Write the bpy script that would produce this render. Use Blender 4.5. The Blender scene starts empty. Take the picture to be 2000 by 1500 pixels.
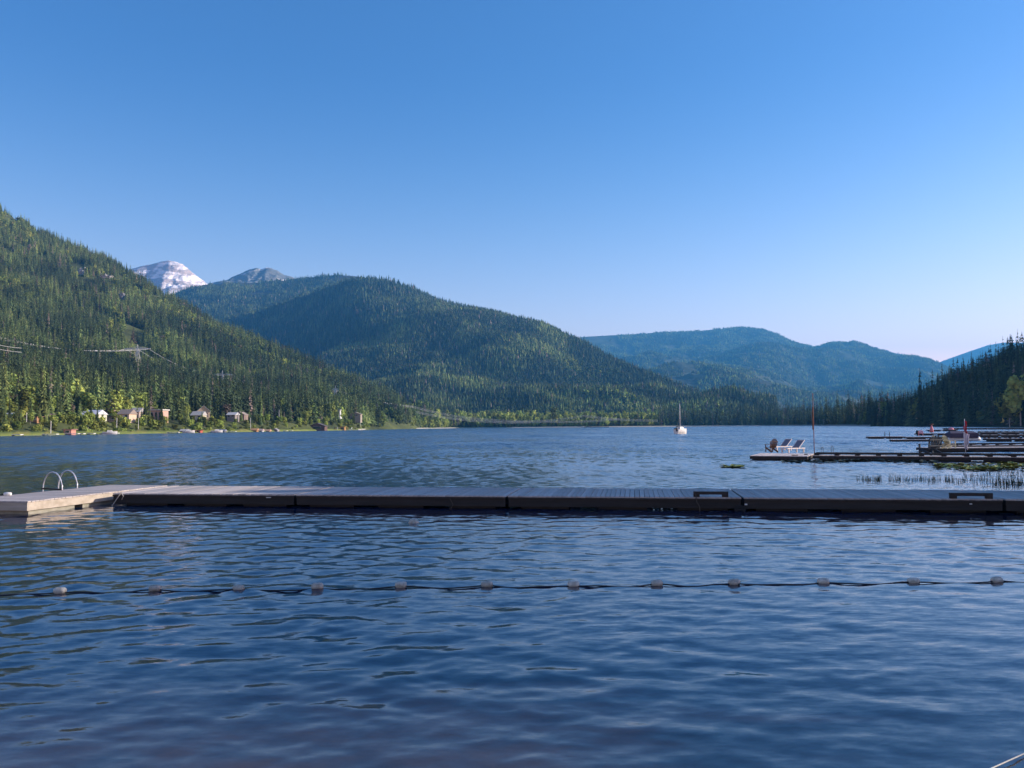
import bpy, bmesh, math, random
import numpy as np
from mathutils import Vector, Matrix

random.seed(7)
rng = np.random.default_rng(11)
SC = bpy.context.scene
COL = SC.collection

# ------------------------------------------------------------------ camera, sky, sun, exposure
F = 1570.0                       # focal length in photo pixels (photo is 2000 x 1500)
CAM_H = 2.4
PITCH = math.atan(83 / F)
ROLL = math.radians(0.40)
cam = bpy.data.cameras.new("camera"); camo = bpy.data.objects.new("camera", cam); COL.objects.link(camo)
cam.sensor_width = 36; cam.lens = 36 * F / 2000; cam.clip_start = 0.1; cam.clip_end = 40000
FW = Vector((0, math.cos(PITCH), math.sin(PITCH)))
R0 = Vector((1, 0, 0)); U0 = Vector((0, -math.sin(PITCH), math.cos(PITCH)))
RT = R0 * math.cos(ROLL) - U0 * math.sin(ROLL)
UP = R0 * math.sin(ROLL) + U0 * math.cos(ROLL)
M = Matrix((RT, UP, -FW)).transposed().to_4x4(); M.translation = (0, 0, CAM_H)
camo.matrix_world = M
SC.camera = camo

SUN_AZ, SUN_EL = 6.0, 18.0       # azimuth measured from +X (right) towards +Y (away)
world = bpy.data.worlds.new("World"); SC.world = world; world.use_nodes = True
wn = world.node_tree; bg = wn.nodes['Background']
sky = wn.nodes.new('ShaderNodeTexSky'); sky.sky_type = 'NISHITA'; sky.sun_disc = False
sky.sun_elevation = math.radians(SUN_EL + 6); sky.sun_rotation = math.radians(90 - SUN_AZ)
sky.air_density = 1.0; sky.dust_density = 0.5; sky.ozone_density = 3.5
hsv = wn.nodes.new('ShaderNodeHueSaturation'); hsv.inputs['Saturation'].default_value = 1.24; hsv.inputs['Hue'].default_value = 0.494
wn.links.new(sky.outputs[0], hsv.inputs['Color'])
# the milky brightening of real air towards the horizon, the same all the way round
wtc = wn.nodes.new('ShaderNodeTexCoord'); wsx = wn.nodes.new('ShaderNodeSeparateXYZ'); wn.links.new(wtc.outputs['Generated'], wsx.inputs[0])
wmr = wn.nodes.new('ShaderNodeMapRange'); wmr.inputs[1].default_value = 0.0; wmr.inputs[2].default_value = 0.42; wmr.inputs[3].default_value = 1; wmr.inputs[4].default_value = 0; wn.links.new(wsx.outputs[2], wmr.inputs[0])
wpw = wn.nodes.new('ShaderNodeMath'); wpw.operation = 'POWER'; wpw.inputs[1].default_value = 1.6; wn.links.new(wmr.outputs[0], wpw.inputs[0])
wmx = wn.nodes.new('ShaderNodeMix'); wmx.data_type = 'RGBA'; wmx.inputs['A'].default_value = (1, .84, 1, 1); wmx.inputs['B'].default_value = (4.3, 1.88, 1.32, 1); wn.links.new(wpw.outputs[0], wmx.inputs['Factor'])
wml = wn.nodes.new('ShaderNodeMix'); wml.data_type = 'RGBA'; wml.blend_type = 'MULTIPLY'; wml.inputs['Factor'].default_value = 1
wn.links.new(hsv.outputs[0], wml.inputs['A']); wn.links.new(wmx.outputs['Result'], wml.inputs['B']); wn.links.new(wml.outputs['Result'], bg.inputs[0])
bg.inputs[1].default_value = 0.106
sl = bpy.data.lights.new("sun", 'SUN'); sl.energy = 5.0; sl.angle = math.radians(0.5); sl.color = (1.0, 0.88, 0.75)
so = bpy.data.objects.new("sun", sl); COL.objects.link(so)
ca, sa, ce, se = (math.cos(math.radians(SUN_AZ)), math.sin(math.radians(SUN_AZ)), math.cos(math.radians(SUN_EL)), math.sin(math.radians(SUN_EL)))
SUND = Vector((ce * ca, ce * sa, se)); so.rotation_euler = SUND.to_track_quat('Z', 'Y').to_euler()
vs = SC.view_settings
vs.view_transform = 'Standard'; vs.look = 'None'; vs.gamma = 1; vs.use_curve_mapping = False; vs.exposure = 0.86
HAZE = 8.2e-5
SC.render.engine = 'CYCLES'
SC.cycles.max_bounces = 6; SC.cycles.diffuse_bounces = 2; SC.cycles.glossy_bounces = 3; SC.cycles.transparent_max_bounces = 8
SC.cycles.transmission_bounces = 3; SC.cycles.volume_bounces = 0; SC.cycles.use_denoising = True; SC.cycles.denoiser = 'OPENIMAGEDENOISE'; SC.cycles.denoising_input_passes = 'RGB_ALBEDO_NORMAL'; SC.cycles.denoising_prefilter = 'ACCURATE'
SC.cycles.caustics_reflective = False; SC.cycles.caustics_refractive = False

# ------------------------------------------------------------------ survey helpers (photo pixel -> place in the world)
def ray(px, py): return FW + RT * ((px - 1000) / F) + UP * ((750 - py) / F)
def G(px, py, z=0.0):             # where the line of sight meets height z
    d = ray(px, py); t = (z - CAM_H) / d.z
    return Vector((d.x * t, d.y * t, z))
def P(px, py, D):                 # point at ground distance D (along +Y)
    d = ray(px, py); t = D / d.y
    return Vector((d.x * t, D, CAM_H + d.z * t))
def A(px): d = ray(px, 833); return d.x / d.y

# ------------------------------------------------------------------ noise
_lat = rng.random((257, 257))
def vnoise(x, y):
    x = np.asarray(x, float); y = np.asarray(y, float)
    xi = np.floor(x).astype(int); yi = np.floor(y).astype(int); fx = x - xi; fy = y - yi
    fx = fx * fx * (3 - 2 * fx); fy = fy * fy * (3 - 2 * fy)
    a = _lat[xi % 256, yi % 256]; b = _lat[(xi + 1) % 256, yi % 256]; c = _lat[xi % 256, (yi + 1) % 256]; d = _lat[(xi + 1) % 256, (yi + 1) % 256]
    return (a * (1 - fx) + b * fx) * (1 - fy) + (c * (1 - fx) + d * fx) * fy
def fbm(x, y, o=4):
    s = 0; a = .5; t = 0
    for i in range(o):
        s = s + a * vnoise(x * 2**i + 17.3 * i, y * 2**i + 5.1 * i); t += a; a *= .55
    return s / t

# ------------------------------------------------------------------ mesh helpers
def mesh_np(name, V, Fc):
    me = bpy.data.meshes.new(name); V = np.asarray(V, np.float32); Fc = np.asarray(Fc, np.int32)
    n, k = Fc.shape
    me.vertices.add(len(V)); me.vertices.foreach_set('co', V.ravel())
    me.loops.add(n * k); me.loops.foreach_set('vertex_index', Fc.ravel())
    me.polygons.add(n); me.polygons.foreach_set('loop_start', np.arange(0, n * k, k, dtype=np.int32))
    me.polygons.foreach_set('loop_total', np.full(n, k, np.int32))
    me.update(calc_edges=True); me.validate(); return me
def grid_faces(nu, nv):
    i = np.arange(nu * nv).reshape(nu, nv)
    return np.stack([i[:-1, :-1], i[1:, :-1], i[1:, 1:], i[:-1, 1:]], -1).reshape(-1, 4)
def smooth(me): me.polygons.foreach_set('use_smooth', np.ones(len(me.polygons), bool)); return me
def tag(o, label=None, cat=None, group=None, kind=None):
    if label: o['label'] = label
    if cat: o['category'] = cat
    if group: o['group'] = group
    if kind: o['kind'] = kind
    return o
def link(name, me, mat=None, parent=None, loc=None, rz=0):
    o = bpy.data.objects.new(name, me); COL.objects.link(o)
    if mat and me is not None and not me.materials: me.materials.append(mat)
    if parent: o.parent = parent
    if loc is not None: o.location = loc
    if rz: o.rotation_euler = (0, 0, rz)
    return o
def empty(name, loc, rz=0):
    o = bpy.data.objects.new(name, None); COL.objects.link(o); o.location = loc; o.rotation_euler = (0, 0, rz); o.empty_display_size = .2
    return o
class MB:
    def __init__(s): s.v = []; s.f = []
    def box(s, x0, x1, y0, y1, z0, z1):
        n = len(s.v)
        s.v += [(x, y, z) for z in (z0, z1) for y in (y0, y1) for x in (x0, x1)]
        s.f += [tuple(n + i for i in q) for q in ((0, 2, 3, 1), (4, 5, 7, 6), (0, 1, 5, 4), (2, 6, 7, 3), (0, 4, 6, 2), (1, 3, 7, 5))]
        return s
    def bar(s, a, b, w, h, up=(0, 0, 1)):
        a = Vector(a); b = Vector(b); d = (b - a).normalized(); upv = Vector(up)
        if abs(d.dot(upv)) > .98: upv = Vector((0, 1, 0))
        x = d.cross(upv).normalized() * w / 2; y = x.cross(d).normalized() * h / 2
        n = len(s.v)
        for p in (a, b):
            s.v += [tuple(p - x - y), tuple(p + x - y), tuple(p + x + y), tuple(p - x + y)]
        s.f += [tuple(n + i for i in q) for q in ((0, 3, 2, 1), (4, 5, 6, 7), (0, 1, 5, 4), (1, 2, 6, 5), (2, 3, 7, 6), (3, 0, 4, 7))]
        return s
    def tube(s, pts, r, sides=6, r1=None):
        pts = [Vector(p) for p in pts]; n0 = len(s.v); m = len(pts)
        for i, p in enumerate(pts):
            d = (pts[min(i + 1, m - 1)] - pts[max(i - 1, 0)]).normalized()
            up = Vector((0, 0, 1)) if abs(d.z) < .9 else Vector((0, 1, 0))
            x = d.cross(up).normalized(); y = x.cross(d).normalized()
            rr = r if r1 is None else r + (r1 - r) * i / (m - 1)
            for k in range(sides):
                t = 2 * math.pi * k / sides
                s.v.append(tuple(p + x * math.cos(t) * rr + y * math.sin(t) * rr))
        for i in range(m - 1):
            for k in range(sides):
                a = n0 + i * sides + k; b = n0 + i * sides + (k + 1) % sides
                s.f.append((a, b, b + sides, a + sides))
        s.f.append(tuple(n0 + k for k in range(sides))[::-1]); s.f.append(tuple(n0 + (m - 1) * sides + k for k in range(sides)))
        return s
    def poly(s, vs_, fs_):
        n = len(s.v); s.v += [tuple(v) for v in vs_]; s.f += [tuple(n + i for i in f) for f in fs_]; return s
    def mesh(s, name):
        me = bpy.data.meshes.new(name); me.from_pydata(s.v, [], s.f); me.update(); return me
    def build(s, name, mat, parent=None, loc=None, rz=0, sm=False):
        me = s.mesh(name)
        if sm: smooth(me)
        return link(name, me, mat, parent, loc, rz)
def copy_tree(o, loc, rz=None, label=None):
    c = o.copy(); COL.objects.link(c); c.location = loc
    if rz is not None: c.rotation_euler = (0, 0, rz)
    if label: c['label'] = label
    for ch in list(o.children):
        k = ch.copy(); COL.objects.link(k); k.parent = c
        for g in ch.children:
            h = g.copy(); COL.objects.link(h); h.parent = k
    return c

# ------------------------------------------------------------------ materials
def mat(name, col, rough=.7, col2=None, scale=3.0, bump=0.0, spec=.3, stretch=(1, 1, 1), metal=0, rnd=0.0, coord='Object', detail=5, bias=(.35, .65)):
    m = bpy.data.materials.new(name); m.use_nodes = True; nt = m.node_tree; N = nt.nodes; L = nt.links
    b = N['Principled BSDF']; b.inputs['Roughness'].default_value = rough; b.inputs['Metallic'].default_value = metal
    b.inputs['Specular IOR Level'].default_value = spec
    tc = N.new('ShaderNodeTexCoord'); mp = N.new('ShaderNodeMapping'); mp.inputs['Scale'].default_value = stretch
    L.new(tc.outputs[coord], mp.inputs[0])
    nz = N.new('ShaderNodeTexNoise'); nz.inputs['Scale'].default_value = scale; nz.inputs['Detail'].default_value = detail; nz.inputs['Roughness'].default_value = .65
    L.new(mp.outputs[0], nz.inputs['Vector'])
    c2 = col2 or tuple(c * .72 for c in col)
    mr = N.new('ShaderNodeMapRange'); mr.inputs[1].default_value = bias[0]; mr.inputs[2].default_value = bias[1]; L.new(nz.outputs['Fac'], mr.inputs[0])
    mx = N.new('ShaderNodeMix'); mx.data_type = 'RGBA'; mx.inputs['A'].default_value = (*col, 1); mx.inputs['B'].default_value = (*c2, 1)
    L.new(mr.outputs[0], mx.inputs['Factor']); out = mx.outputs['Result']
    if rnd:
        oi = N.new('ShaderNodeObjectInfo'); m1 = N.new('ShaderNodeMapRange'); m1.inputs[3].default_value = 1 - rnd; m1.inputs[4].default_value = 1 + rnd * .6
        L.new(oi.outputs['Random'], m1.inputs[0]); h = N.new('ShaderNodeHueSaturation'); L.new(m1.outputs[0], h.inputs['Value']); L.new(out, h.inputs['Color']); out = h.outputs[0]
    L.new(out, b.inputs['Base Color'])
    if bump:
        bp = N.new('ShaderNodeBump'); bp.inputs['Strength'].default_value = bump; bp.inputs['Distance'].default_value = .02
        L.new(nz.outputs['Fac'], bp.inputs['Height']); L.new(bp.outputs[0], b.inputs['Normal'])
    return m
MT = dict(
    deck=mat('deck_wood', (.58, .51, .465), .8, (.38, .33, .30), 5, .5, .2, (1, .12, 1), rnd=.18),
    palefascia=mat('pale_fascia_wood', (.50, .43, .35), .8, (.36, .30, .23), 3, .5, .2, (.25, 1, 2), rnd=.12),  # sunlit copy of the dock side boards, brightness put into the colour
    paledeck=mat('bleached_deck', (.66, .58, .54), .8, (.50, .43, .40), 5, .5, .2, (1, .12, 1), rnd=.2),  # lighter than the plank wood of the other docks
    fascia=mat('fascia_wood', (.040, .036, .035), .8, (.026, .024, .023), 3, .5, .2, (.25, 1, 2), rnd=.12),  # shaded copy of the dock side boards, near-black shade put into the colour
    darkwood=mat('dark_wood', (.055, .048, .045), .8, (.03, .027, .025), 6, .4, .2),
    floatblk=mat('dock_float', (.36, .33, .27), .7, (.20, .19, .14), 2, .2),
    tyre=mat('black_rubber', (.02, .02, .022), .6),
    steel=mat('painted_steel', (.62, .62, .66), .3, (.5, .5, .53), 20, 0, .5, metal=.3),
    rope=mat('black_rope', (.018, .02, .026), .6, (.03, .03, .035), 30),
    oldrope=mat('old_rope', (.10, .085, .07), .9, (.07, .06, .05), 60),
    palerope=mat('pale_rope', (.62, .58, .5), .8, (.5, .45, .38), 60),
    float_=mat('float_plastic', (.60, .57, .50), .6, (.34, .31, .25), 18, .2, .4, rnd=.25),
    white=mat('white_paint', (.78, .76, .73), .5, (.66, .64, .60), 3, 0, .4),
    whiteplastic=mat('white_plastic', (.74, .66, .62), .45, (.66, .58, .54), 4, 0, .4),
    gsling=mat('grey_sling', (.20, .20, .24), .8, (.15, .15, .18), 20),
    brown=mat('brown_wood', (.20, .10, .06), .7, (.11, .06, .04), 8, .3),
    cream=mat('cream_plastic', (.62, .58, .38), .5, (.52, .49, .33), 4, 0, .4),
    olive=mat('olive_wood', (.22, .24, .13), .6, (.16, .18, .10), 5),
    bluewood=mat('blue_wood', (.012, .035, .065), .6, (.008, .022, .04), 5),
    redcloth=mat('red_cloth', (.55, .02, .035), .8, (.40, .015, .03), 3),
    pinkcloth=mat('pink_cloth', (.70, .28, .30), .8, (.55, .18, .22), 3),
    whitecloth=mat('white_cloth', (.74, .68, .70), .8, (.62, .55, .58), 3),
    yellowcloth=mat('yellow_cloth', (.75, .58, .16), .8, (.62, .45, .12), 3),
    rust=mat('weathered_pole', (.30, .10, .07), .7, (.17, .06, .05), 3, rnd=.1),
    purple=mat('boat_cover', (.075, .06, .095), .8, (.05, .042, .065), 1),
    snow=mat('snow', (.85, .83, .84), .7),
    wire=mat('power_cable', (.75, .73, .70), .4),
    lattice=mat('galvanised_steel', (.70, .69, .66), .5),
    glass=mat('window_glass', (.02, .025, .035), .1, spec=.8),
    bark=mat('bark', (.10, .08, .065), .9, (.06, .05, .04), 4),
    birch=mat('pale_bark', (.42, .39, .34), .9, (.22, .2, .18), 6),
    rock=mat('outcrop_rock', (.46, .44, .40), .9, (.24, .23, .21), .25, .4, coord='Object'),
    pad=mat('lily_pad', (.42, .42, .09), .5, (.13, .19, .04), .9, coord='Object', rnd=.3, bias=(.4, .55)),
    paddark=mat('dark_lily_pad', (.05, .06, .035), .5, (.03, .04, .02), 1.5),
    reed=mat('reed', (.045, .065, .035), .6, (.03, .045, .03), 2),
    sand=mat('shore_sand', (.42, .39, .33), .9, (.33, .31, .26), .3, coord='Object'),
)

def foliage(name, dark, light, source, trans=.18):
    m = bpy.data.materials.new(name); m.use_nodes = True; nt = m.node_tree; N = nt.nodes; L = nt.links
    b = N['Principled BSDF']; b.inputs['Roughness'].default_value = .85; b.inputs['Specular IOR Level'].default_value = .12
    if source == 'attr':
        a = N.new('ShaderNodeAttribute'); a.attribute_type = 'INSTANCER'; a.attribute_name = 'tone'; src = a.outputs['Fac']
    else:
        oi0 = N.new('ShaderNodeObjectInfo'); sp = N.new('ShaderNodeSeparateColor'); L.new(oi0.outputs['Color'], sp.inputs[0]); src = sp.outputs[0]
    mx = N.new('ShaderNodeMix'); mx.data_type = 'RGBA'; mx.inputs['A'].default_value = (*dark, 1); mx.inputs['B'].default_value = (*light, 1); L.new(src, mx.inputs['Factor'])
    dd = N.new('ShaderNodeMath'); dd.operation = 'GREATER_THAN'; dd.inputs[1].default_value = 1.5; L.new(src, dd.inputs[0])
    md_ = N.new('ShaderNodeMix'); md_.data_type = 'RGBA'; md_.inputs['B'].default_value = (.21, .165, .13, 1); L.new(mx.outputs['Result'], md_.inputs['A']); L.new(dd.outputs[0], md_.inputs['Factor'])
    oi = N.new('ShaderNodeObjectInfo'); mr = N.new('ShaderNodeMapRange'); mr.inputs[3].default_value = .35; mr.inputs[4].default_value = 1.7; L.new(oi.outputs['Random'], mr.inputs[0])
    tc = N.new('ShaderNodeTexCoord'); nz = N.new('ShaderNodeTexNoise'); nz.inputs['Scale'].default_value = .9; nz.inputs['Detail'].default_value = 3; L.new(tc.outputs['Object'], nz.inputs['Vector'])
    m2 = N.new('ShaderNodeMapRange'); m2.inputs[1].default_value = .3; m2.inputs[2].default_value = .7; m2.inputs[3].default_value = .7; m2.inputs[4].default_value = 1.3; L.new(nz.outputs['Fac'], m2.inputs[0])
    mm = N.new('ShaderNodeMath'); mm.operation = 'MULTIPLY'; L.new(mr.outputs[0], mm.inputs[0]); L.new(m2.outputs[0], mm.inputs[1])
    h = N.new('ShaderNodeHueSaturation'); L.new(mm.outputs[0], h.inputs['Value']); L.new(md_.outputs['Result'], h.inputs['Color'])
    # a little hue drift from tree to tree
    m3 = N.new('ShaderNodeMapRange'); m3.inputs[3].default_value = .478; m3.inputs[4].default_value = .515
    ml = N.new('ShaderNodeMath'); ml.operation = 'MULTIPLY'; ml.inputs[1].default_value = 7.31; fr = N.new('ShaderNodeMath'); fr.operation = 'FRACT'
    L.new(oi.outputs['Random'], ml.inputs[0]); L.new(ml.outputs[0], fr.inputs[0]); L.new(fr.outputs[0], m3.inputs[0]); L.new(m3.outputs[0], h.inputs['Hue'])
    L.new(h.outputs[0], b.inputs['Base Color'])
    if trans:
        t = N.new('ShaderNodeBsdfTranslucent'); L.new(h.outputs[0], t.inputs['Color']); ms = N.new('ShaderNodeMixShader'); ms.inputs[0].default_value = trans
        L.new(b.outputs[0], ms.inputs[1]); L.new(t.outputs[0], ms.inputs[2]); L.new(ms.outputs[0], N['Material Output'].inputs[0])
    return m
CON_D, CON_L = (.046, .068, .032), (.20, .26, .08)
DEC_D, DEC_L = (.09, .13, .03), (.32, .37, .085)
MF_con_i = foliage('conifer_needles_wood', CON_D, CON_L, 'attr', .1)
MF_dec_i = foliage('leaves_wood', DEC_D, DEC_L, 'attr', .2)
MF_con = foliage('conifer_needles', CON_D, CON_L, 'obj', .12)
MF_dec = foliage('leaves', DEC_D, DEC_L, 'obj', .25)

def forest_floor(name, a, b, rock=None, rockbias=(.62, .68), scale=.004, rs=.01):
    m = bpy.data.materials.new(name); m.use_nodes = True; nt = m.node_tree; N = nt.nodes; L = nt.links
    bs = N['Principled BSDF']; bs.inputs['Roughness'].default_value = .95; bs.inputs['Specular IOR Level'].default_value = .1
    ge = N.new('ShaderNodeNewGeometry')
    n1 = N.new('ShaderNodeTexNoise'); n1.inputs['Scale'].default_value = scale; n1.inputs['Detail'].default_value = 12; n1.inputs['Roughness'].default_value = .7; L.new(ge.outputs['Position'], n1.inputs['Vector'])
    r = N.new('ShaderNodeMapRange'); r.inputs[1].default_value = .38; r.inputs[2].default_value = .62; L.new(n1.outputs['Fac'], r.inputs[0])
    mx = N.new('ShaderNodeMix'); mx.data_type = 'RGBA'; mx.inputs['A'].default_value = (*a, 1); mx.inputs['B'].default_value = (*b, 1); L.new(r.outputs[0], mx.inputs['Factor']); out = mx.outputs['Result']
    if rock:
        mp = N.new('ShaderNodeMapping'); mp.inputs['Scale'].default_value = (1, 1, 2.5); L.new(ge.outputs['Position'], mp.inputs[0])
        n2 = N.new('ShaderNodeTexNoise'); n2.inputs['Scale'].default_value = rs; n2.inputs['Detail'].default_value = 10; n2.inputs['Roughness'].default_value = .62; L.new(mp.outputs[0], n2.inputs['Vector'])
        r2 = N.new('ShaderNodeMapRange'); r2.inputs[1].default_value = rockbias[0]; r2.inputs[2].default_value = rockbias[1]; L.new(n2.outputs['Fac'], r2.inputs[0])
        m2 = N.new('ShaderNodeMix'); m2.data_type = 'RGBA'; m2.inputs['B'].default_value = (*rock, 1); L.new(out, m2.inputs['A']); L.new(r2.outputs[0], m2.inputs['Factor']); out = m2.outputs['Result']
    L.new(out, bs.inputs['Base Color'])
    return m

# ------------------------------------------------------------------ hills: each a ridge and a foot line at real distances
def sm3(x): x = np.clip(x, 0, 1); return x * x * (3 - 2 * x)
class Hill:
    """knots: (px, ridge_py, D_ridge, D_foot); z_foot; profile exponent; relief (amplitude, size)"""
    def __init__(s, knots, zf=-1.0, prof=1.5, relief=((20, 300),), back=(1.25, .6), seed=0, drop=0, terrace=0, jag=0):
        R = [P(k[0], k[1] + drop, k[2]) for k in knots]
        s.a = np.array([r.x / r.y for r in R]); s.zr = np.array([r.z for r in R])
        s.Dr = np.array([k[2] for k in knots], float); s.Df = np.array([k[3] for k in knots], float)
        s.zf = zf; s.prof = prof; s.relief = relief; s.back = back; s.seed = seed; s.terrace = terrace; s.jag = jag
    def at(s, a): return np.interp(a, s.a, s.zr), np.interp(a, s.a, s.Dr), np.interp(a, s.a, s.Df)
    def z(s, a, D):
        zr, Dr, Df = s.at(a); t = (D - Df) / (Dr - Df); x = a * D
        tc = np.clip(t, 0, 1)
        z = s.zf + (zr - s.zf) * tc ** s.prof
        if s.terrace: z = z + s.terrace * sm3((D - Df - 9) / 30) * np.clip(1 - t * 3, 0, 1) * sm3((A(760) - a) / .08)
        w = (4 * tc * (1 - tc)) ** .8
        for amp, size in s.relief:
            n = fbm(x / size + s.seed * 3.7, D / size + s.seed * 1.3, 4) - .5
            z = z + amp * 2 * n * w
        if s.jag: z = z + s.jag * (fbm(x / 60, D / 400 + 3, 4) - .5) * 2 * tc ** 3
        bt = np.clip((t - 1) / (s.back[0] - 1), 0, 1)
        z = np.where(t > 1, s.zf + (zr - s.zf) * np.minimum(1 + (s.back[1] - 1) * bt, np.where(t > 1.0, .99 * D / Dr, 9)), z)
        return z
    def sheet(s, name, m, nu, nv, kind='structure', label=None, cat=None):
        a = np.linspace(s.a[0], s.a[-1], nu)[:, None]; zr, Dr, Df = s.at(a)
        t = np.concatenate([np.linspace(-.02, 1, nv), np.linspace(1.01, s.back[0], 6)])[None, :]
        D = Df + t * (Dr - Df); z = s.z(a + 0 * D, D); z = np.where(t < 0, s.zf - 2, z)
        V = np.stack([a * D, D, z], -1).reshape(-1, 3)
        o = link(name, smooth(mesh_np(name, V, grid_faces(nu, nv + 6))), m); tag(o, label, cat, None, kind)
        return o

SHORE = [(-500, 290), (-200, 300), (0, 314), (200, 390), (400, 483), (550, 593), (700, 769), (820, 1250), (900, 1500), (1000, 1420), (1200, 1400), (1350, 1450), (1500, 1420), (1600, 1150), (1700, 860), (1800, 673), (1900, 560), (2000, 471), (2300, 300)]
def shore_D(px): return float(np.interp(px, [k[0] for k in SHORE], [k[1] for k in SHORE]))

m_left = forest_floor('hillside_ground', (.040, .050, .022), (.12, .135, .045), (.26, .25, .22), (.66, .72), .01, .012)
left_hill = Hill([(-520, 120, 2300, 280), (-200, 285, 2150, 300), (0, 411, 2000, 314), (60, 446, 1980, 335), (130, 481, 1930, 360), (200, 504, 1880, 390), (255, 537, 1830, 415), (300, 568, 1790, 437),
                  (345, 593, 1740, 460), (380, 614, 1700, 475), (420, 639, 1660, 495), (480, 659, 1620, 540), (540, 685, 1580, 585), (600, 710, 1540, 640), (650, 732, 1500, 700),
                  (700, 751, 1470, 769), (760, 776, 1450, 950), (820, 797, 1480, 1250), (870, 812, 1600, 1480)], prof=1.6, relief=((20, 260), (5, 70)), seed=1, terrace=5.6)
left_hill.sheet('hill', m_left, 240, 120, label='steep forested hillside rising from the left shore of the lake', cat='hill')

m_mtn = forest_floor('mountain_ground', (.028, .036, .020), (.060, .072, .034), (.20, .20, .17), (.66, .74), .004, .006)
mtn = Hill([(575, 790, 2500, 1900), (592, 740, 2650, 1880), (612, 712, 2800, 1850), (640, 694, 2950, 1850), (668, 677, 3100, 1820), (695, 657, 3250, 1800), (722, 636, 3400, 1800), (750, 615, 3500, 1800), (780, 599, 3550, 1800),
            (815, 589, 3550, 1800), (860, 594, 3500, 1800), (900, 602, 3450, 1800), (960, 612, 3350, 1800), (1010, 627, 3250, 1800), (1060, 637, 3150, 1800), (1100, 655, 3050, 1800),
            (1140, 673, 2950, 1800), (1180, 695, 2850, 1780), (1220, 713, 2780, 1750), (1260, 731, 2700, 1750), (1300, 746, 2620, 1750), (1350, 765, 2520, 1750), (1400, 782, 2420, 1750), (1450, 797, 2350, 1750), (1520, 812, 2300, 1750)],
           zf=6, prof=1.05, relief=((115, 640), (35, 190)), back=(2.1, 1.3), seed=4)
mtn.sheet('mountain', m_mtn, 300, 110, label='big dark green forested mountain in the middle of the view', cat='mountain')

m_b = forest_floor('shoulder_ground', (.045, .045, .040), (.085, .085, .075), (.36, .35, .33), (.60, .68), .004, .005)
shoulder = Hill([(180, 640, 5200, 3200), (300, 596, 5200, 3100), (355, 567, 5200, 3000), (400, 556, 5200, 3000), (440, 554, 5250, 3000), (470, 553, 5300, 3000), (520, 552, 5300, 3000), (580, 547, 5200, 3000), (620, 540, 5150, 3000),
                 (660, 537, 5100, 3000), (700, 540, 5050, 3200), (740, 547, 5000, 3400), (800, 561, 5000, 3600), (860, 587, 5000, 3800), (900, 600, 5000, 4000), (960, 614, 5000, 4200), (1020, 650, 5000, 4300)], zf=80, prof=.95, relief=((60, 700), (25, 190)), seed=2)
shoulder.sheet('ridge', m_b, 150, 90, label='high blue forested ridge behind the middle mountain', cat='ridge')

dome = Hill([(400, 665, 4500, 3900), (430, 642, 4450, 3800), (470, 622, 4400, 3650), (520, 604, 4300, 3450), (580, 584, 4150, 3250), (630, 566, 3980, 3050), (675, 551, 3870, 2850), (720, 545, 3800, 2700), (760, 550, 3800, 2600), (800, 563, 3800, 2600),
             (860, 589, 3850, 2700), (900, 602, 3850, 2700), (960, 650, 3850, 2800), (1000, 690, 3850, 2900)], zf=150, prof=.9, relief=((30, 500), (14, 150)), back=(1.5, .75), seed=33)
dome.sheet('dome_mountain', m_mtn, 150, 80, label='dark domed mountain flank in shade behind the left hillside', cat='mountain')

def rocky(name, base, patch, bias, scale, stretch=(1, 1, 2.2)):
    m = bpy.data.materials.new(name); m.use_nodes = True; nt = m.node_tree; N = nt.nodes; L = nt.links
    bs = N['Principled BSDF']; bs.inputs['Roughness'].default_value = .9; ge = N.new('ShaderNodeNewGeometry')
    mp = N.new('ShaderNodeMapping'); mp.inputs['Scale'].default_value = stretch; L.new(ge.outputs['Position'], mp.inputs[0])
    n = N.new('ShaderNodeTexNoise'); n.inputs['Scale'].default_value = scale; n.inputs['Detail'].default_value = 9; n.inputs['Roughness'].default_value = .62; n.inputs['Distortion'].default_value = .6; L.new(mp.outputs[0], n.inputs['Vector'])
    r = N.new('ShaderNodeMapRange'); r.inputs[1].default_value = bias[0]; r.inputs[2].default_value = bias[1]; L.new(n.outputs['Fac'], r.inputs[0])
    mx = N.new('ShaderNodeMix'); mx.data_type = 'RGBA'; mx.inputs['A'].default_value = (*base, 1); mx.inputs['B'].default_value = (*patch, 1); L.new(r.outputs[0], mx.inputs['Factor']); L.new(mx.outputs['Result'], bs.inputs['Base Color'])
    bp = N.new('ShaderNodeBump'); bp.inputs['Distance'].default_value = 30; bp.inputs['Strength'].default_value = .7; L.new(n.outputs['Fac'], bp.inputs['Height']); L.new(bp.outputs[0], bs.inputs['Normal'])
    return m
peak = Hill([(350, 590, 6100, 5400), (372, 566, 6100, 5400), (395, 558, 6100, 5400), (425, 550, 6100, 5400), (445, 546, 6120, 5400), (462, 537, 6150, 5400), (475, 531, 6150, 5400), (485, 527, 6150, 5400), (497, 524, 6150, 5400), (510, 525, 6150, 5400), (518, 523, 6150, 5400), (530, 525, 6150, 5400),
             (545, 530, 6150, 5400), (556, 537, 6120, 5400), (568, 540, 6120, 5400), (582, 547, 6100, 5400), (610, 560, 6050, 5400)], zf=820, prof=.8, relief=((56, 270), (36, 105), (18, 42)), seed=6, jag=11)
peak.sheet('rocky_summit', rocky('summit_rock', (.15, .165, .16), (.66, .62, .58), (.575, .66), .008, (1, 1, .8)), 140, 70, label='bare rocky summit with thin snow patches on the blue ridge', cat='summit')
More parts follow.
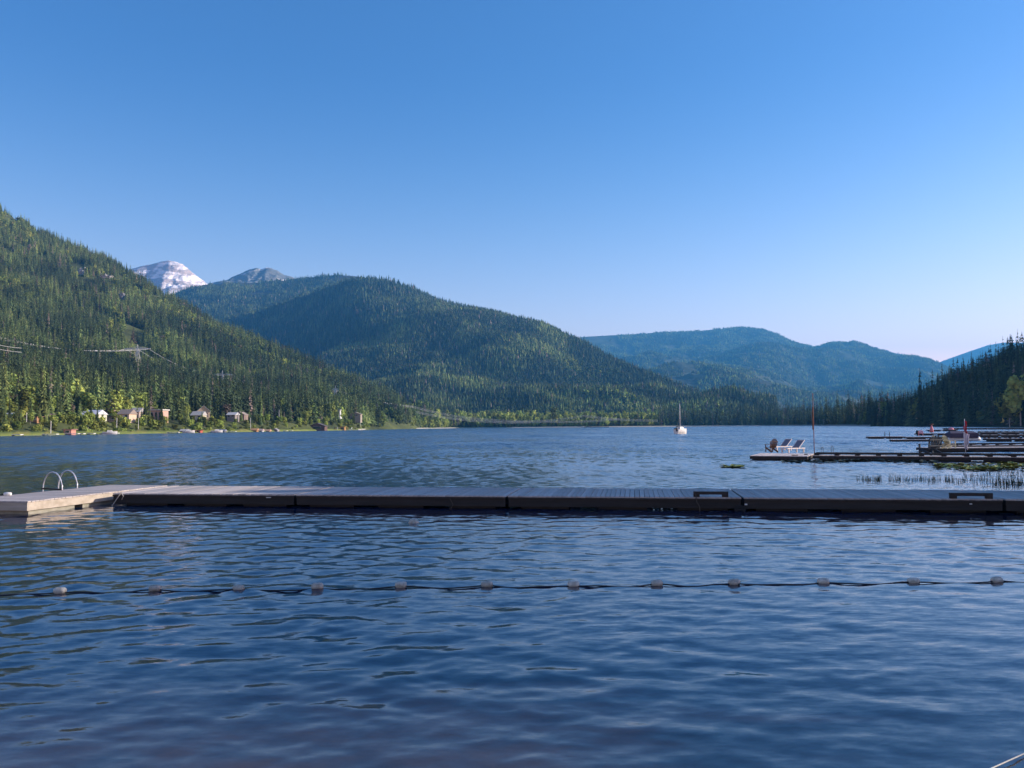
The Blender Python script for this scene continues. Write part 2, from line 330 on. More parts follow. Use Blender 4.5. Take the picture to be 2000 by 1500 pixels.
snowm = Hill([(200, 580, 6900, 6250), (236, 530, 6900, 6250), (262, 524, 6900, 6250), (276, 520, 6900, 6250), (290, 517, 6900, 6250), (303, 514, 6900, 6250), (316, 510, 6900, 6250), (330, 509, 6900, 6250), (344, 512, 6900, 6250), (358, 517, 6900, 6250),
              (372, 529, 6900, 6250), (384, 538, 6900, 6250), (396, 547, 6900, 6250), (412, 560, 6900, 6250), (440, 590, 6900, 6250)], zf=700, prof=.7, relief=((84, 320), (34, 100), (14, 36)), seed=9, jag=6)
snowm.sheet('snowy_peak', rocky('snow_and_rock', (.90, .84, .82), (.42, .36, .35), (.45, .53), .0050, (1, .8, 3.2)), 160, 80, label='rounded snow covered peak far behind the left hillside', cat='peak')

m_far = forest_floor('far_ground', (.030, .040, .030), (.085, .100, .060), (.15, .16, .12), (.60, .66), .004, .009)
far = Hill([(1080, 690, 8120, 3510), (1105, 664, 8265, 3510), (1140, 658, 8555, 3510), (1190, 655, 8700, 3510), (1240, 653, 8700, 3510), (1300, 648, 8700, 3510), (1345, 648, 8700, 3510), (1400, 643, 8700, 3510), (1450, 639, 8700, 3510),
            (1490, 643, 8700, 3510), (1520, 653, 8627, 3510), (1545, 666, 8555, 3510), (1592, 678, 8482, 3510), (1620, 674, 8555, 3510), (1670, 673, 8555, 3510), (1720, 683, 8555, 3510), (1780, 697, 8410, 3510), (1830, 709, 8265, 3510), (1870, 726, 7975, 3510), (1910, 760, 7540, 3510), (1960, 800, 6960, 3510)],
           zf=10, prof=1.0, relief=((340, 2300), (150, 700), (40, 190)), seed=12)
far.sheet('far_mountain', m_far, 420, 200, label='long hazy blue mountain beyond the end of the lake', cat='mountain')
far2 = Hill([(1740, 780, 11000, 9500), (1800, 728, 11000, 9500), (1838, 706, 11000, 9500), (1880, 691, 11000, 9500), (1930, 674, 11000, 9500), (1960, 669, 11000, 9500), (2000, 669, 11000, 9500), (2100, 640, 11000, 9500), (2500, 600, 11000, 9500)], zf=50, prof=1, relief=((120, 1500),), seed=15)
far2.sheet('distant_mountain', m_far, 120, 60, label='palest blue mountain at the right behind the dark wooded hill', cat='mountain')

m_valley = forest_floor('valley_ground', (.035, .045, .020), (.10, .11, .05), None, scale=.02)
valley = Hill([(600, 822, 2600, 900), (820, 822, 2600, 1250), (900, 822, 2600, 1500), (1000, 822, 2700, 1420), (1200, 822, 2700, 1400), (1350, 822, 2700, 1450), (1500, 822, 2700, 1420), (1600, 822, 2700, 1150), (1700, 820, 2600, 860), (1800, 820, 2600, 673), (2000, 818, 2600, 471), (2400, 815, 2600, 300)],
              zf=-.6, prof=.8, relief=((3, 160),), back=(1.3, 1.0), seed=21)
valley.sheet('valley_floor', m_valley, 160, 60, label='flat wooded valley floor at the far end of the lake', cat='valley')
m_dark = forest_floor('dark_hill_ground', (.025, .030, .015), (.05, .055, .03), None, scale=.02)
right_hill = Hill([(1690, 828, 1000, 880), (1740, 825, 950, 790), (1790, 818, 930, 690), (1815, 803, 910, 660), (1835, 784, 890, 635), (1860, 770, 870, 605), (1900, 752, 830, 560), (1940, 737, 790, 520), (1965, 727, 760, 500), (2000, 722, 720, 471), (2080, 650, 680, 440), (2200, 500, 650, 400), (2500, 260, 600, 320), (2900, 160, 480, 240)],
                  zf=-.6, prof=1.0, relief=((5, 110),), back=(5.0, .8), seed=25)  # unseen right end and back raised so they keep the sun off the visible slope
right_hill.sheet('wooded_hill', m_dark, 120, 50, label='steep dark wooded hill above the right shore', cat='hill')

# the air
hb = MB().box(-14000, 14000, -60, 15500, -8, 1500).build('haze', None)
hm = bpy.data.materials.new('air'); hm.use_nodes = True; hn = hm.node_tree
for n_ in list(hn.nodes):
    if n_.type != 'OUTPUT_MATERIAL': hn.nodes.remove(n_)
pv = hn.nodes.new('ShaderNodeVolumePrincipled'); pv.inputs['Color'].default_value = (.10, .48, 1.0, 1); pv.inputs['Density'].default_value = HAZE; pv.inputs['Anisotropy'].default_value = .25
hn.links.new(pv.outputs[0], [n_ for n_ in hn.nodes if n_.type == 'OUTPUT_MATERIAL'][0].inputs['Volume'])
hb.data.materials.append(hm); tag(hb, 'pale blue haze filling the air over the lake and mountains', 'haze', kind='stuff')

# near ground: beach behind the camera, lake bed, bank out of sight on the right
def ground_z(x, y):
    s1 = y - 3.2 + .25 * np.sin(x * .3); s2 = (6 + .66 * y - x) * .83 + 1.2 * np.sin(y * .21)
    s = np.minimum(s1, s2 * 1.0)
    return np.where(s > 0, -np.minimum(s * .052 + .008 * s * s, 5.0), np.minimum(-s * .16, 1.2 + .02 * -s)) + .03 * (fbm(x * .7, y * .7) - .5)
gx = np.concatenate([np.linspace(-420, -40, 20), np.linspace(-38, 60, 160), np.linspace(64, 420, 60)]); gy = np.concatenate([np.linspace(-40, 0, 14), np.linspace(.4, 34, 110), np.linspace(36, 300, 80)])
GX, GY = np.meshgrid(gx, gy, indexing='ij'); GZ = ground_z(GX, GY)
bed = link('lake_bed', smooth(mesh_np('lake_bed', np.stack([GX, GY, GZ], -1).reshape(-1, 3), grid_faces(len(gx), len(gy)))),
           mat('lake_sand', (.25, .155, .105), .9, (.10, .065, .05), 1.3, .4, .2, detail=8)); tag(bed, kind='structure')
bm_ = bed.data.materials[0].node_tree; bb_ = bm_.nodes['Principled BSDF']; old_ = bb_.inputs['Base Color'].links[0].from_socket      # the sand gives way to grass above the water
bg_ = bm_.nodes.new('ShaderNodeNewGeometry'); bz_ = bm_.nodes.new('ShaderNodeSeparateXYZ'); bm_.links.new(bg_.outputs['Position'], bz_.inputs[0])
br_ = bm_.nodes.new('ShaderNodeMapRange'); br_.inputs[1].default_value = .35; br_.inputs[2].default_value = .75; bm_.links.new(bz_.outputs[2], br_.inputs[0])
bx_ = bm_.nodes.new('ShaderNodeMix'); bx_.data_type = 'RGBA'; bx_.inputs['B'].default_value = (.055, .07, .025, 1); bm_.links.new(old_, bx_.inputs['A']); bm_.links.new(br_.outputs[0], bx_.inputs['Factor']); bm_.links.new(bx_.outputs['Result'], bb_.inputs['Base Color'])
gp = link('ground', mesh_np('ground', [(-20000, -2000, -6.5), (20000, -2000, -6.5), (20000, 20000, -6.5), (-20000, 20000, -6.5)], [(0, 1, 2, 3)]), m_dark); tag(gp, kind='structure')

# ------------------------------------------------------------------ water
def water_material():
    m = bpy.data.materials.new('lake_water'); m.use_nodes = True; nt = m.node_tree; N = nt.nodes; L = nt.links
    for n in list(N):
        if n.type != 'OUTPUT_MATERIAL': N.remove(n)
    out = [n for n in N if n.type == 'OUTPUT_MATERIAL'][0]
    ge = N.new('ShaderNodeNewGeometry'); at = N.new('ShaderNodeAttribute'); at.attribute_name = 'fine'
    def slopes(scale, stretch, rot, strength, detail=2, rough=.5):
        mp = N.new('ShaderNodeMapping'); mp.inputs['Scale'].default_value = stretch; mp.inputs['Rotation'].default_value = (0, 0, rot); L.new(ge.outputs['Position'], mp.inputs[0])
        nz = N.new('ShaderNodeTexNoise'); nz.inputs['Scale'].default_value = scale; nz.inputs['Detail'].default_value = detail; nz.inputs['Roughness'].default_value = rough; L.new(mp.outputs[0], nz.inputs['Vector'])
        v = N.new('ShaderNodeVectorMath'); v.operation = 'SUBTRACT'; v.inputs[1].default_value = (.5, .5, .5); L.new(nz.outputs['Color'], v.inputs[0])
        w = N.new('ShaderNodeVectorMath'); w.operation = 'MULTIPLY'; w.inputs[1].default_value = (strength * .6, strength, 0); L.new(v.outputs[0], w.inputs[0])
        return w
    near = slopes(6.5, (.42, 1.4, 1), .2, WAVE['near'], 6, .78)
    f1 = slopes(1.9, (.8, .26, 1), -.12, WAVE['far1'], 5, .75); f2 = slopes(.07, (.9, .3, 1), .1, WAVE['far2'], 5, .7)
    ad = N.new('ShaderNodeVectorMath'); ad.operation = 'ADD'; L.new(f1.outputs[0], ad.inputs[0]); L.new(f2.outputs[0], ad.inputs[1])
    sc = N.new('ShaderNodeVectorMath'); sc.operation = 'SCALE'; L.new(ad.outputs[0], sc.inputs[0]); L.new(at.outputs['Fac'], sc.inputs['Scale'])
    ad2 = N.new('ShaderNodeVectorMath'); ad2.operation = 'ADD'; L.new(sc.outputs[0], ad2.inputs[0]); L.new(near.outputs[0], ad2.inputs[1])
    # wind patches: calmer and rougher areas
    wp = N.new('ShaderNodeTexNoise'); wp.inputs['Scale'].default_value = .07; wp.inputs['Detail'].default_value = 3; L.new(ge.outputs['Position'], wp.inputs['Vector'])
    wr = N.new('ShaderNodeMapRange'); wr.inputs[1].default_value = .35; wr.inputs[2].default_value = .65; wr.inputs[3].default_value = .5; wr.inputs[4].default_value = 1.45; L.new(wp.outputs['Fac'], wr.inputs[0])
    sc2 = N.new('ShaderNodeVectorMath'); sc2.operation = 'SCALE'; L.new(ad2.outputs[0], sc2.inputs[0]); L.new(wr.outputs[0], sc2.inputs['Scale'])
    # waves seen at a shallow angle show mostly the slopes that face the viewer's shore
    iv = N.new('ShaderNodeVectorMath'); iv.operation = 'MULTIPLY'; iv.inputs[1].default_value = (1, 1, 0); L.new(ge.outputs['Incoming'], iv.inputs[0])
    bs_ = N.new('ShaderNodeMapRange'); bs_.inputs[3].default_value = .012; bs_.inputs[4].default_value = .085; L.new(at.outputs['Fac'], bs_.inputs[0])
    iv2 = N.new('ShaderNodeVectorMath'); iv2.operation = 'SCALE'; L.new(iv.outputs[0], iv2.inputs[0]); L.new(bs_.outputs[0], iv2.inputs['Scale'])
    ad4 = N.new('ShaderNodeVectorMath'); ad4.operation = 'ADD'; L.new(sc2.outputs[0], ad4.inputs[0]); L.new(iv2.outputs[0], ad4.inputs[1])
    ad3 = N.new('ShaderNodeVectorMath'); ad3.operation = 'ADD'; L.new(ad4.outputs[0], ad3.inputs[0]); L.new(ge.outputs['Normal'], ad3.inputs[1])
    nm = N.new('ShaderNodeVectorMath'); nm.operation = 'NORMALIZE'; L.new(ad3.outputs[0], nm.inputs[0])
    fr = N.new('ShaderNodeFresnel'); fr.inputs[0].default_value = 1.8; fi = N.new('ShaderNodeMapRange'); fi.inputs[3].default_value = 1.7; fi.inputs[4].default_value = 1 / 1.7; L.new(ge.outputs['Backfacing'], fi.inputs[0]); L.new(fi.outputs[0], fr.inputs[0]); L.new(nm.outputs[0], fr.inputs['Normal'])
    gl = N.new('ShaderNodeBsdfGlossy'); gl.inputs['Roughness'].default_value = .03; gl.inputs['Color'].default_value = (1, 1, 1, 1); rgh = N.new('ShaderNodeMapRange'); rgh.inputs[3].default_value = .05; rgh.inputs[4].default_value = .16; L.new(at.outputs['Fac'], rgh.inputs[0]); L.new(rgh.outputs[0], gl.inputs['Roughness']); L.new(nm.outputs[0], gl.inputs['Normal'])
    tr = N.new('ShaderNodeBsdfTransparent'); tr.inputs['Color'].default_value = (.93, .93, .90, 1)
    df = N.new('ShaderNodeBsdfDiffuse'); df.inputs['Color'].default_value = (.002, .014, .045, 1)
    a2 = N.new('ShaderNodeAttribute'); a2.attribute_name = 'depth'
    mx = N.new('ShaderNodeMixShader'); L.new(a2.outputs['Fac'], mx.inputs[0]); L.new(tr.outputs[0], mx.inputs[1]); L.new(df.outputs[0], mx.inputs[2])
    ms = N.new('ShaderNodeMixShader'); L.new(fr.outputs[0], ms.inputs[0]); L.new(mx.outputs[0], ms.inputs[1]); L.new(gl.outputs[0], ms.inputs[2]); L.new(ms.outputs[0], out.inputs[0])
    return m
WAVE = dict(near=.34, far1=1.35, far2=.6, rms=.056)
def build_water():
    nu = 640; az = np.radians(np.linspace(-62, 62, nu))
    rad = [1.8]
    while rad[-1] < 100: rad.append(rad[-1] + .028 * (max(rad[-1], 5) / 5) ** .85)
    near_n = len(rad)
    while rad[-1] < 3200: rad.append(rad[-1] * 1.06)
    rad = np.array(rad); nv = len(rad)
    step = np.gradient(rad)
    X = np.sin(az)[:, None] * rad[None, :]; Y = np.cos(az)[:, None] * rad[None, :]
    lat = (az[1] - az[0]) * rad; Z = np.zeros_like(X)
    r = np.random.default_rng(5); n = 90
    lam = np.exp(r.uniform(np.log(.13), np.log(1.0), n)); th = r.normal(-math.pi / 2 + .15, .68, n); ph = r.uniform(0, 2 * math.pi, n)
    sl = (lam ** .25); sl = sl / math.sqrt((sl ** 2).sum() / 2) * WAVE['rms']
    lost = np.zeros(nv)
    for i in range(n):
        k = 2 * math.pi / lam[i]; need = np.maximum(step * abs(math.sin(th[i])), lat * abs(math.cos(th[i])) * .7 + .02) * 4.0
        fade = sm3((lam[i] / need - .6) / .8)[None, :]
        if fade.max() == 0: continue
        Z += fade * sl[i] / k * np.sin(k * (X * math.cos(th[i]) + Y * math.sin(th[i])) + ph[i])
        lost += (1 - fade[0]) * sl[i] ** 2
    # gusts: local amplitude variation
    Z *= np.clip(.05 + 1.9 * fbm(X / 6.0, Y / 8.0, 3), .25, 1.7)
    Z *= sm3((110 - rad) / 40)[None, :]
    fine = .10 * np.sqrt(np.clip(lost / (sl ** 2).sum(), 0, 1)) + .90 * sm3((rad - 24) / 80)
    me = smooth(mesh_np('water', np.stack([X, Y, Z], -1).reshape(-1, 3), grid_faces(nu, nv)))
    at = me.attributes.new('fine', 'FLOAT', 'POINT'); at.data.foreach_set('value', np.broadcast_to(fine[None, :], X.shape).astype(np.float32).ravel())
    dep = np.clip(-ground_z(np.clip(X, -400, 400), np.clip(Y, -30, 290)), 0, 5); f = 1 - np.exp(-np.where(Y > 280, 5, dep) * 2.3)
    f = np.clip(f + .12 * (fbm(X * .5, Y * .5, 3) - .5), 0, 1)
    at = me.attributes.new('depth', 'FLOAT', 'POINT'); at.data.foreach_set('value', f.astype(np.float32).ravel())
    o = link('water', me, water_material()); tag(o, 'wind rippled blue lake filling the lower half of the view', 'lake', kind='structure')
    print('water', len(me.polygons))
build_water()

# ------------------------------------------------------------------ trees
def conifer_crown(name, h, r, whorls, per, seed, base=.08, droop=.35):
    rd = random.Random(seed); V = []; Fc = []
    for w in range(whorls):
        t = w / (whorls - 1); z = h * (base + (1 - base) * t ** 1.02) - (0.0 if w < whorls - 1 else .02 * h)
        R = r * (1 - t) ** .85 * rd.uniform(.72, 1.12) + .05 * r; n = max(3, int(per * (1 - t * .6))); o = rd.uniform(0, 6.28)
        for k in range(n):
            an = o + 6.283 * k / n + rd.uniform(-.25, .25); L = R * rd.uniform(.6, 1.15); wd = L * rd.uniform(.24, .38); dz = -L * droop * rd.uniform(.7, 1.4); c, s = math.cos(an), math.sin(an)
            zz = z + rd.uniform(-.3, .3) * h / whorls; i = len(V); up = .55 * h / whorls + .12 * L
            V += [(0, 0, zz + up), (c * L * .55 - s * wd, s * L * .55 + c * wd, zz + dz * .75 - .05 * L), (c * L, s * L, zz + dz), (c * L * .55 + s * wd, s * L * .55 - c * wd, zz + dz * .75 - .05 * L), (c * L * .5, s * L * .5, zz + up * .35 + dz * .3)]
            Fc += [(i, i + 1, i + 4), (i + 1, i + 2, i + 4), (i + 2, i + 3, i + 4), (i + 3, i, i + 4)]
    i = len(V); V += [(0, 0, h * 1.03), (.03 * r, 0, h * .9), (-.02 * r, .03 * r, h * .9), (-.01 * r, -.03 * r, h * .9)]; Fc += [(i, i + 1, i + 2), (i, i + 2, i + 3), (i, i + 3, i + 1)]
    me = bpy.data.meshes.new(name); me.from_pydata(V, [], Fc); me.update(); return me
def tiers(name, h, r, nt_, sides, seed):
    rd = random.Random(seed); V = []; Fc = []
    for w in range(nt_):
        t = w / nt_; z0 = h * (.04 + .86 * t); z1 = min(h, z0 + h * 1.5 / nt_) if w < nt_ - 1 else h; i = len(V); V.append((rd.uniform(-.05, .05) * r, 0, z1)); o = rd.uniform(0, 6.28)
        for k in range(sides):
            an = o + 6.283 * k / sides; R = r * (1 - t) ** .9 * rd.uniform(.55, 1.2); V.append((math.cos(an) * R, math.sin(an) * R, z0 + rd.uniform(-.04, .03) * h))
        Fc += [(i, i + 1 + k, i + 1 + (k + 1) % sides) for k in range(sides)]
    me = bpy.data.meshes.new(name); me.from_pydata(V, [], Fc); me.update(); return me
def leafy(name, h, r, n, size, seed, base=.15, lobes=7, trunk=False):
    rd = random.Random(seed); V = []; Fc = []; L = []
    for i in range(lobes):
        a = rd.uniform(0, 6.28); rr = rd.uniform(0, .5) * r; z = h * rd.uniform(base + .18, .86); L.append((math.cos(a) * rr, math.sin(a) * rr, z, r * rd.uniform(.38, .68) * (1.1 - .5 * z / h)))
    for i in range(n):
        c = L[rd.randrange(lobes)]; u = rd.uniform(-1, 1); a = rd.uniform(0, 6.28); q = math.sqrt(1 - u * u); R = c[3] * rd.uniform(.6, 1.12)
        p = Vector((c[0] + q * math.cos(a) * R, c[1] + q * math.sin(a) * R, min(h, c[2] + u * R * 1.25)))
        nrm = Vector((q * math.cos(a) + rd.uniform(-.6, .6), q * math.sin(a) + rd.uniform(-.6, .6), u + rd.uniform(-.4, .7))).normalized()
        x = nrm.orthogonal().normalized(); y = nrm.cross(x); s = size * rd.uniform(.6, 1.4); k = len(V); ro = rd.uniform(0, 6.28)
        for j in range(4):
            an = ro + j * 1.571; ss = s * rd.uniform(.6, 1.1); V.append(tuple(p + x * math.cos(an) * ss + y * math.sin(an) * ss + nrm * rd.uniform(-.2, .2) * s))
        Fc += [(k, k + 1, k + 2, k + 3)]
    me = bpy.data.meshes.new(name); me.from_pydata(V, [], Fc); me.update(); return me
def trunk_mesh(name, h, r, sides=6, lean=.0, seed=0, limbs=0):
    mb = MB(); rd = random.Random(seed); mb.tube([(0, 0, -1.5), (lean * .3, 0, h * .3), (lean, 0, h)], r, sides, r * .12)
    for i in range(limbs):
        z = h * rd.uniform(.35, .8); a = rd.uniform(0, 6.28); l = h * rd.uniform(.15, .3); mb.tube([(0, 0, z), (math.cos(a) * l * .6, math.sin(a) * l * .6, z + l * .5), (math.cos(a) * l, math.sin(a) * l, z + l)], r * .4, 4, r * .08)
    return mb.mesh(name)
# prototypes for the woods (joined, not in the scene themselves)
def proto(name, me, m):
    me.materials.append(m); o = bpy.data.objects.new(name, me); return o
def protos(colname, obs):
    c = bpy.data.collections.new(colname)
    for o in obs: c.objects.link(o)
    return c
K_mid = protos('wood_mid', [proto('wood_a%d' % i, conifer_crown('wood_a%d' % i, 20, [2.5, 3.0, 2.2, 3.4, 2.7][i], 13, 7, 40 + i), MF_con_i) for i in range(5)] +
               [proto('wood_b%d' % i, leafy('wood_b%d' % i, 14, [4.0, 3.4, 4.6][i], 300, .62, 60 + i, lobes=8), MF_dec_i) for i in range(3)])
K_far = protos('wood_far', [proto('wood_c%d' % i, tiers('wood_c%d' % i, 21, [2.9, 3.3, 2.5, 3.8][i], 4, 6, 80 + i), MF_con_i) for i in range(4)] +
               [proto('wood_d%d' % i, leafy('wood_d%d' % i, 15, 5, 34, 2.2, 90 + i, lobes=4), MF_dec_i) for i in range(2)])
def gn_instances(name, pts, rot, scl, idx, tone, coll, label, cat):
    me = bpy.data.meshes.new(name); me.vertices.add(len(pts)); me.vertices.foreach_set('co', np.asarray(pts, np.float32).ravel())
    for nm, ty, val in (('rot', 'FLOAT', rot), ('size', 'FLOAT_VECTOR', scl), ('pick', 'INT', idx), ('tone', 'FLOAT', tone)):
        a = me.attributes.new(nm, ty, 'POINT'); a.data.foreach_set('vector' if ty == 'FLOAT_VECTOR' else 'value', np.asarray(val, np.int32 if ty == 'INT' else np.float32).ravel())
    o = link(name, me); tag(o, label, cat, None, 'stuff')
    g = bpy.data.node_groups.new(name, 'GeometryNodeTree'); g.interface.new_socket('Geometry', in_out='INPUT', socket_type='NodeSocketGeometry'); g.interface.new_socket('Geometry', in_out='OUTPUT', socket_type='NodeSocketGeometry')
    N = g.nodes; L = g.links; gi = N.new('NodeGroupInput'); go = N.new('NodeGroupOutput'); ip = N.new('GeometryNodeInstanceOnPoints'); ci = N.new('GeometryNodeCollectionInfo')
    ci.inputs['Collection'].default_value = coll; ci.inputs['Separate Children'].default_value = True; ci.inputs['Reset Children'].default_value = True
    def na(n, t): x = N.new('GeometryNodeInputNamedAttribute'); x.data_type = t; x.inputs[0].default_value = n; return x.outputs['Attribute']
    cx = N.new('ShaderNodeCombineXYZ'); L.new(na('rot', 'FLOAT'), cx.inputs[2]); L.new(cx.outputs[0], ip.inputs['Rotation']); L.new(na('size', 'FLOAT_VECTOR'), ip.inputs['Scale'])
    L.new(na('pick', 'INT'), ip.inputs['Instance Index']); ip.inputs['Pick Instance'].default_value = True
    L.new(gi.outputs[0], ip.inputs['Points']); L.new(ci.outputs[0], ip.inputs['Instance']); L.new(ip.outputs[0], go.inputs[0])
    md = o.modifiers.new('wood', 'NODES'); md.node_group = g
    return o
def wood(name, hill, n, a0, a1, t0, t1, coll, nc, nd, label, dec=lambda a, D, x: 0.05, size=1.0, tonef=None, keep=None, dmin=None, sink=.6, svar=.28, cat='forest', wide=1.0):
    a = rng.uniform(a0, a1, n * 3); zr, Dr, Df = hill.at(a)
    lo = Df + t0 * (Dr - Df); hi = Df + t1 * (Dr - Df); D = np.sqrt(rng.uniform(0, 1, n * 3) * (hi ** 2 - lo ** 2) + lo ** 2)
    if dmin is not None: ok0 = D > Df + dmin
    else: ok0 = np.ones(len(a), bool)
    w = (hi ** 2 - lo ** 2); ok = ok0 & (rng.uniform(0, w.max(), n * 3) < w)
    if keep is not None: ok &= keep(a, D)
    a = a[ok][:n]; D = D[ok][:n]; x = a * D; m = len(a)
    z = hill.z(a, D) - sink
    d = rng.random(m) < dec(a, D, x)
    idx = np.where(d, nc + rng.integers(0, nd, m), rng.integers(0, nc, m))
    s = size * np.exp(rng.normal(0, svar, m)); s = np.clip(s, .35 * size, 1.75 * size)
    s = s * (.72 + .56 * fbm(x / 55 + 31, D / 55 + 7, 3)); ht = s * rng.uniform(.8, 1.2, m)
    big = fbm(x / 140 + 9, D / 140 + 4, 4)
    tone = tonef(a, D, x, big) if tonef else np.clip((big - .35) * 1.7, 0, 1)
    tone = np.clip(tone * rng.uniform(.4, 1.5, m) + rng.normal(0, .1, m), 0, 1)
    tone = np.where(rng.random(m) < .035, 2.0, tone)
    o = gn_instances(name, np.stack([x, D, z], -1), rng.uniform(0, 6.28, m), np.stack([s * wide, s * wide, ht], -1), idx, tone, coll, label, cat)
    print(name, m); return o
def patch_dec(base, amp, th, sz, off=0):
    return lambda a, D, x: np.clip(base + amp * sm3((fbm(x / sz + off, D / sz + off * 2, 3) - th) / .12), 0, 1)
QUICK = 1.0
BARE = [(152, 531, 9, 6), (200, 541, 9, 2), (233, 579, 9, 7), (268, 700, 9, 14), (434, 740, 12, 8), (655, 772, 8, 8)]
def bare_ok(a, D):
    z = left_hill.z(a, D); px = 1000 + a * F; py = 833 + 7 - px * .007 - (z - CAM_H) / D * F; ok = np.ones(len(a), bool)
    for x0, y0, w0, h0 in BARE: ok &= ~((np.abs(px - x0) < w0 * .8) & (py > y0 - 2) & (py < y0 + h0 + 15))
    return ok
wood('forest', left_hill, int(85000 * QUICK), A(-330), A(872), 0.0, 1.01, K_mid, 5, 3, 'dense mixed conifer forest covering the whole left hillside', patch_dec(.03, .38, .55, 150, 3), .72, dmin=60, wide=1.35, svar=.45, tonef=lambda a, D, x, b: np.clip((b - .36) * 2.6, 0, 1), keep=lambda a, D: bare_ok(a, D) & (fbm(a * D / 38 + 3, D / 60 + 8, 3) < .60))
wood('forest', mtn, int(130000 * QUICK), A(577), A(1518), 0.0, 1.012, K_far, 4, 2, 'dark conifer forest clothing the big middle mountain', patch_dec(.01, .35, .60, 260, 5), .66, svar=.38, tonef=lambda a, D, x, b: np.clip((b - .40) * 2.6, 0, 1), wide=1.3)
wood('forest', shoulder, int(52000 * QUICK), A(240), A(1000), .1, 1.006, K_far, 4, 2, 'distant bluish conifer forest on the high ridge behind', lambda a, D, x: 0 * a, .85, wide=1.3, tonef=lambda a, D, x, b: np.clip((b - .35) * 1.5, 0, 1),
     keep=lambda a, D: ~((D > 4850) & (fbm(a * D / 120, D / 120) > .60)))
wood('forest', dome, int(30000 * QUICK), A(405), A(985), .0, 1.006, K_far, 4, 2, 'shaded conifer forest on the flank of the domed mountain', lambda a, D, x: 0 * a, .82, wide=1.3, svar=.38, tonef=lambda a, D, x, b: np.clip((b - .45) * 1.5, 0, 1))
wood('forest', far, int(90000 * QUICK), A(1090), A(1900), .0, 1.0, K_far, 4, 2, 'hazy far forest spread over the long blue mountain', lambda a, D, x: .02 + 0 * a, .75, tonef=lambda a, D, x, b: np.clip((b - .27) * 2.2, 0, 1), svar=.2, wide=2.2,
     keep=lambda a, D: fbm(a * D / 150 + 5, D / 300, 4) < .60)
wood('forest', valley, int(13000 * QUICK), A(800), A(1860), .0, .42, K_mid, 5, 3, 'mixed band of trees across the far end of the lake',
     lambda a, D, x: np.where(a < A(1285), .88, .05) * np.where(a < A(845), .3, 1), 1.15, dmin=14, tonef=lambda a, D, x, b: np.where(a < A(1285), .95, .12) + .2 * (b - .5))
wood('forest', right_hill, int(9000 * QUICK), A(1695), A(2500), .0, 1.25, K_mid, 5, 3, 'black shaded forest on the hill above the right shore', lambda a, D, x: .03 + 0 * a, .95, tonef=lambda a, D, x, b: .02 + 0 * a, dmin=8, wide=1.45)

# individual trees: the nearest, largest ones
con_crowns = [conifer_crown('crown', 20, [2.7, 3.2, 2.3, 3.5, 2.9, 2.4][i], 27, 12, 120 + i, base=[.06, .1, .14, .05, .2, .08][i]) for i in range(6)]
for c in con_crowns: c.materials.append(MF_con)
con_trunk = trunk_mesh('trunk', 19.5, .28); con_trunk.materials.append(MT['bark'])
dec_crowns = [leafy('crown', 13, [4.0, 3.2, 4.8, 3.6][i], 620, .55, 140 + i, lobes=9) for i in range(4)]
for c in dec_crowns: c.materials.append(MF_dec)
dec_trunk = trunk_mesh('trunk', 11, .22, seed=3, limbs=5); dec_trunk.materials.append(MT['birch'])
shrubs = [leafy('foliage', 3.2, 2.4, 260, .36, 150 + i, base=0, lobes=6) for i in range(3)]
for c in shrubs: c.materials.append(MF_dec)
def tree(kind, loc, s, tone, label, group, cat, sw=None, idx=None):
    sw = sw or s
    if kind == 'shrub':
        o = link('shrub', shrubs[random.randrange(3) if idx is None else idx], None, None, loc, random.uniform(0, 6.28)); o.scale = (sw, sw, s); o.color = (tone, tone, tone, 1); tag(o, label, cat, group); return o
    nm, crowns, tr = ('conifer', con_crowns, con_trunk) if kind == 'conifer' else ('broadleaf_tree', dec_crowns, dec_trunk)
    o = empty(nm, loc, random.uniform(0, 6.28)); o.scale = (sw, sw, s)
    c = link('crown', crowns[random.randrange(len(crowns)) if idx is None else idx], None, o); c.color = (tone, tone, tone, 1); link('trunk', tr, None, o)
    tag(o, label, cat, group); return o
def hz(px, D, hill=left_hill):
    a = A(px); return Vector((a * D, D, float(hill.z(np.array(a), np.array(float(D)))))) 
KEEP_CLEAR = [(0, 16), (52, 74), (122, 142), (154, 192), (200, 272), (288, 320), (355, 420), (442, 478), (604, 640), (646, 672), (682, 708)]
def surf_D(px, py, hill=left_hill):     # first ground the line of sight meets
    a_ = A(px); zr_, Dr_, Df_ = hill.at(np.array(a_)); t_ = np.linspace(float(Df_) + 30, float(Dr_), 900); zz = hill.z(np.full(900, a_), t_); d = P(px, py, 1000.0); el = (d.z - CAM_H) / 1000
    return float(t_[int(np.argmin(np.abs((zz - CAM_H) / t_ - el)))])
def near(px):
    for lim, w in ((40, 'at the far left edge'), (112, 'near the orange hut'), (198, 'near the grey roofed house'), (282, 'near the beige gabled house'), (345, 'near the pinkish flat house'), (430, 'near the gabled chalet'), (492, 'near the white eaved dark house'),
                   (590, 'right of the three orange huts'), (720, 'near the brown lodge'), (2000, 'where the left shore meets the far shore')):
        if px < lim: return w
def clear(px): return any(a <= px <= b for a, b in KEEP_CLEAR)
n_con = 0
for i in range(150):                               # tall wood right behind the houses, left shore
    px = random.uniform(-15, 800); D = shore_D(px) + random.uniform(62, 150) * (1 + max(0, px - 500) / 500)
    if random.random() < .15:
        tree('broadleaf', hz(px, D), random.uniform(.6, .85), random.uniform(.2, .8), 'leafy light green tree in the wood ' + near(px), 'light green trees in the wood behind the left shore', 'tree')
    else:
        tree('conifer', hz(px, D), random.uniform(.8, 1.25), random.betavariate(1.3, 2.2), 'tall conifer in the wood ' + near(px), 'tall conifers in the wood behind the left shore', 'tree'); n_con += 1
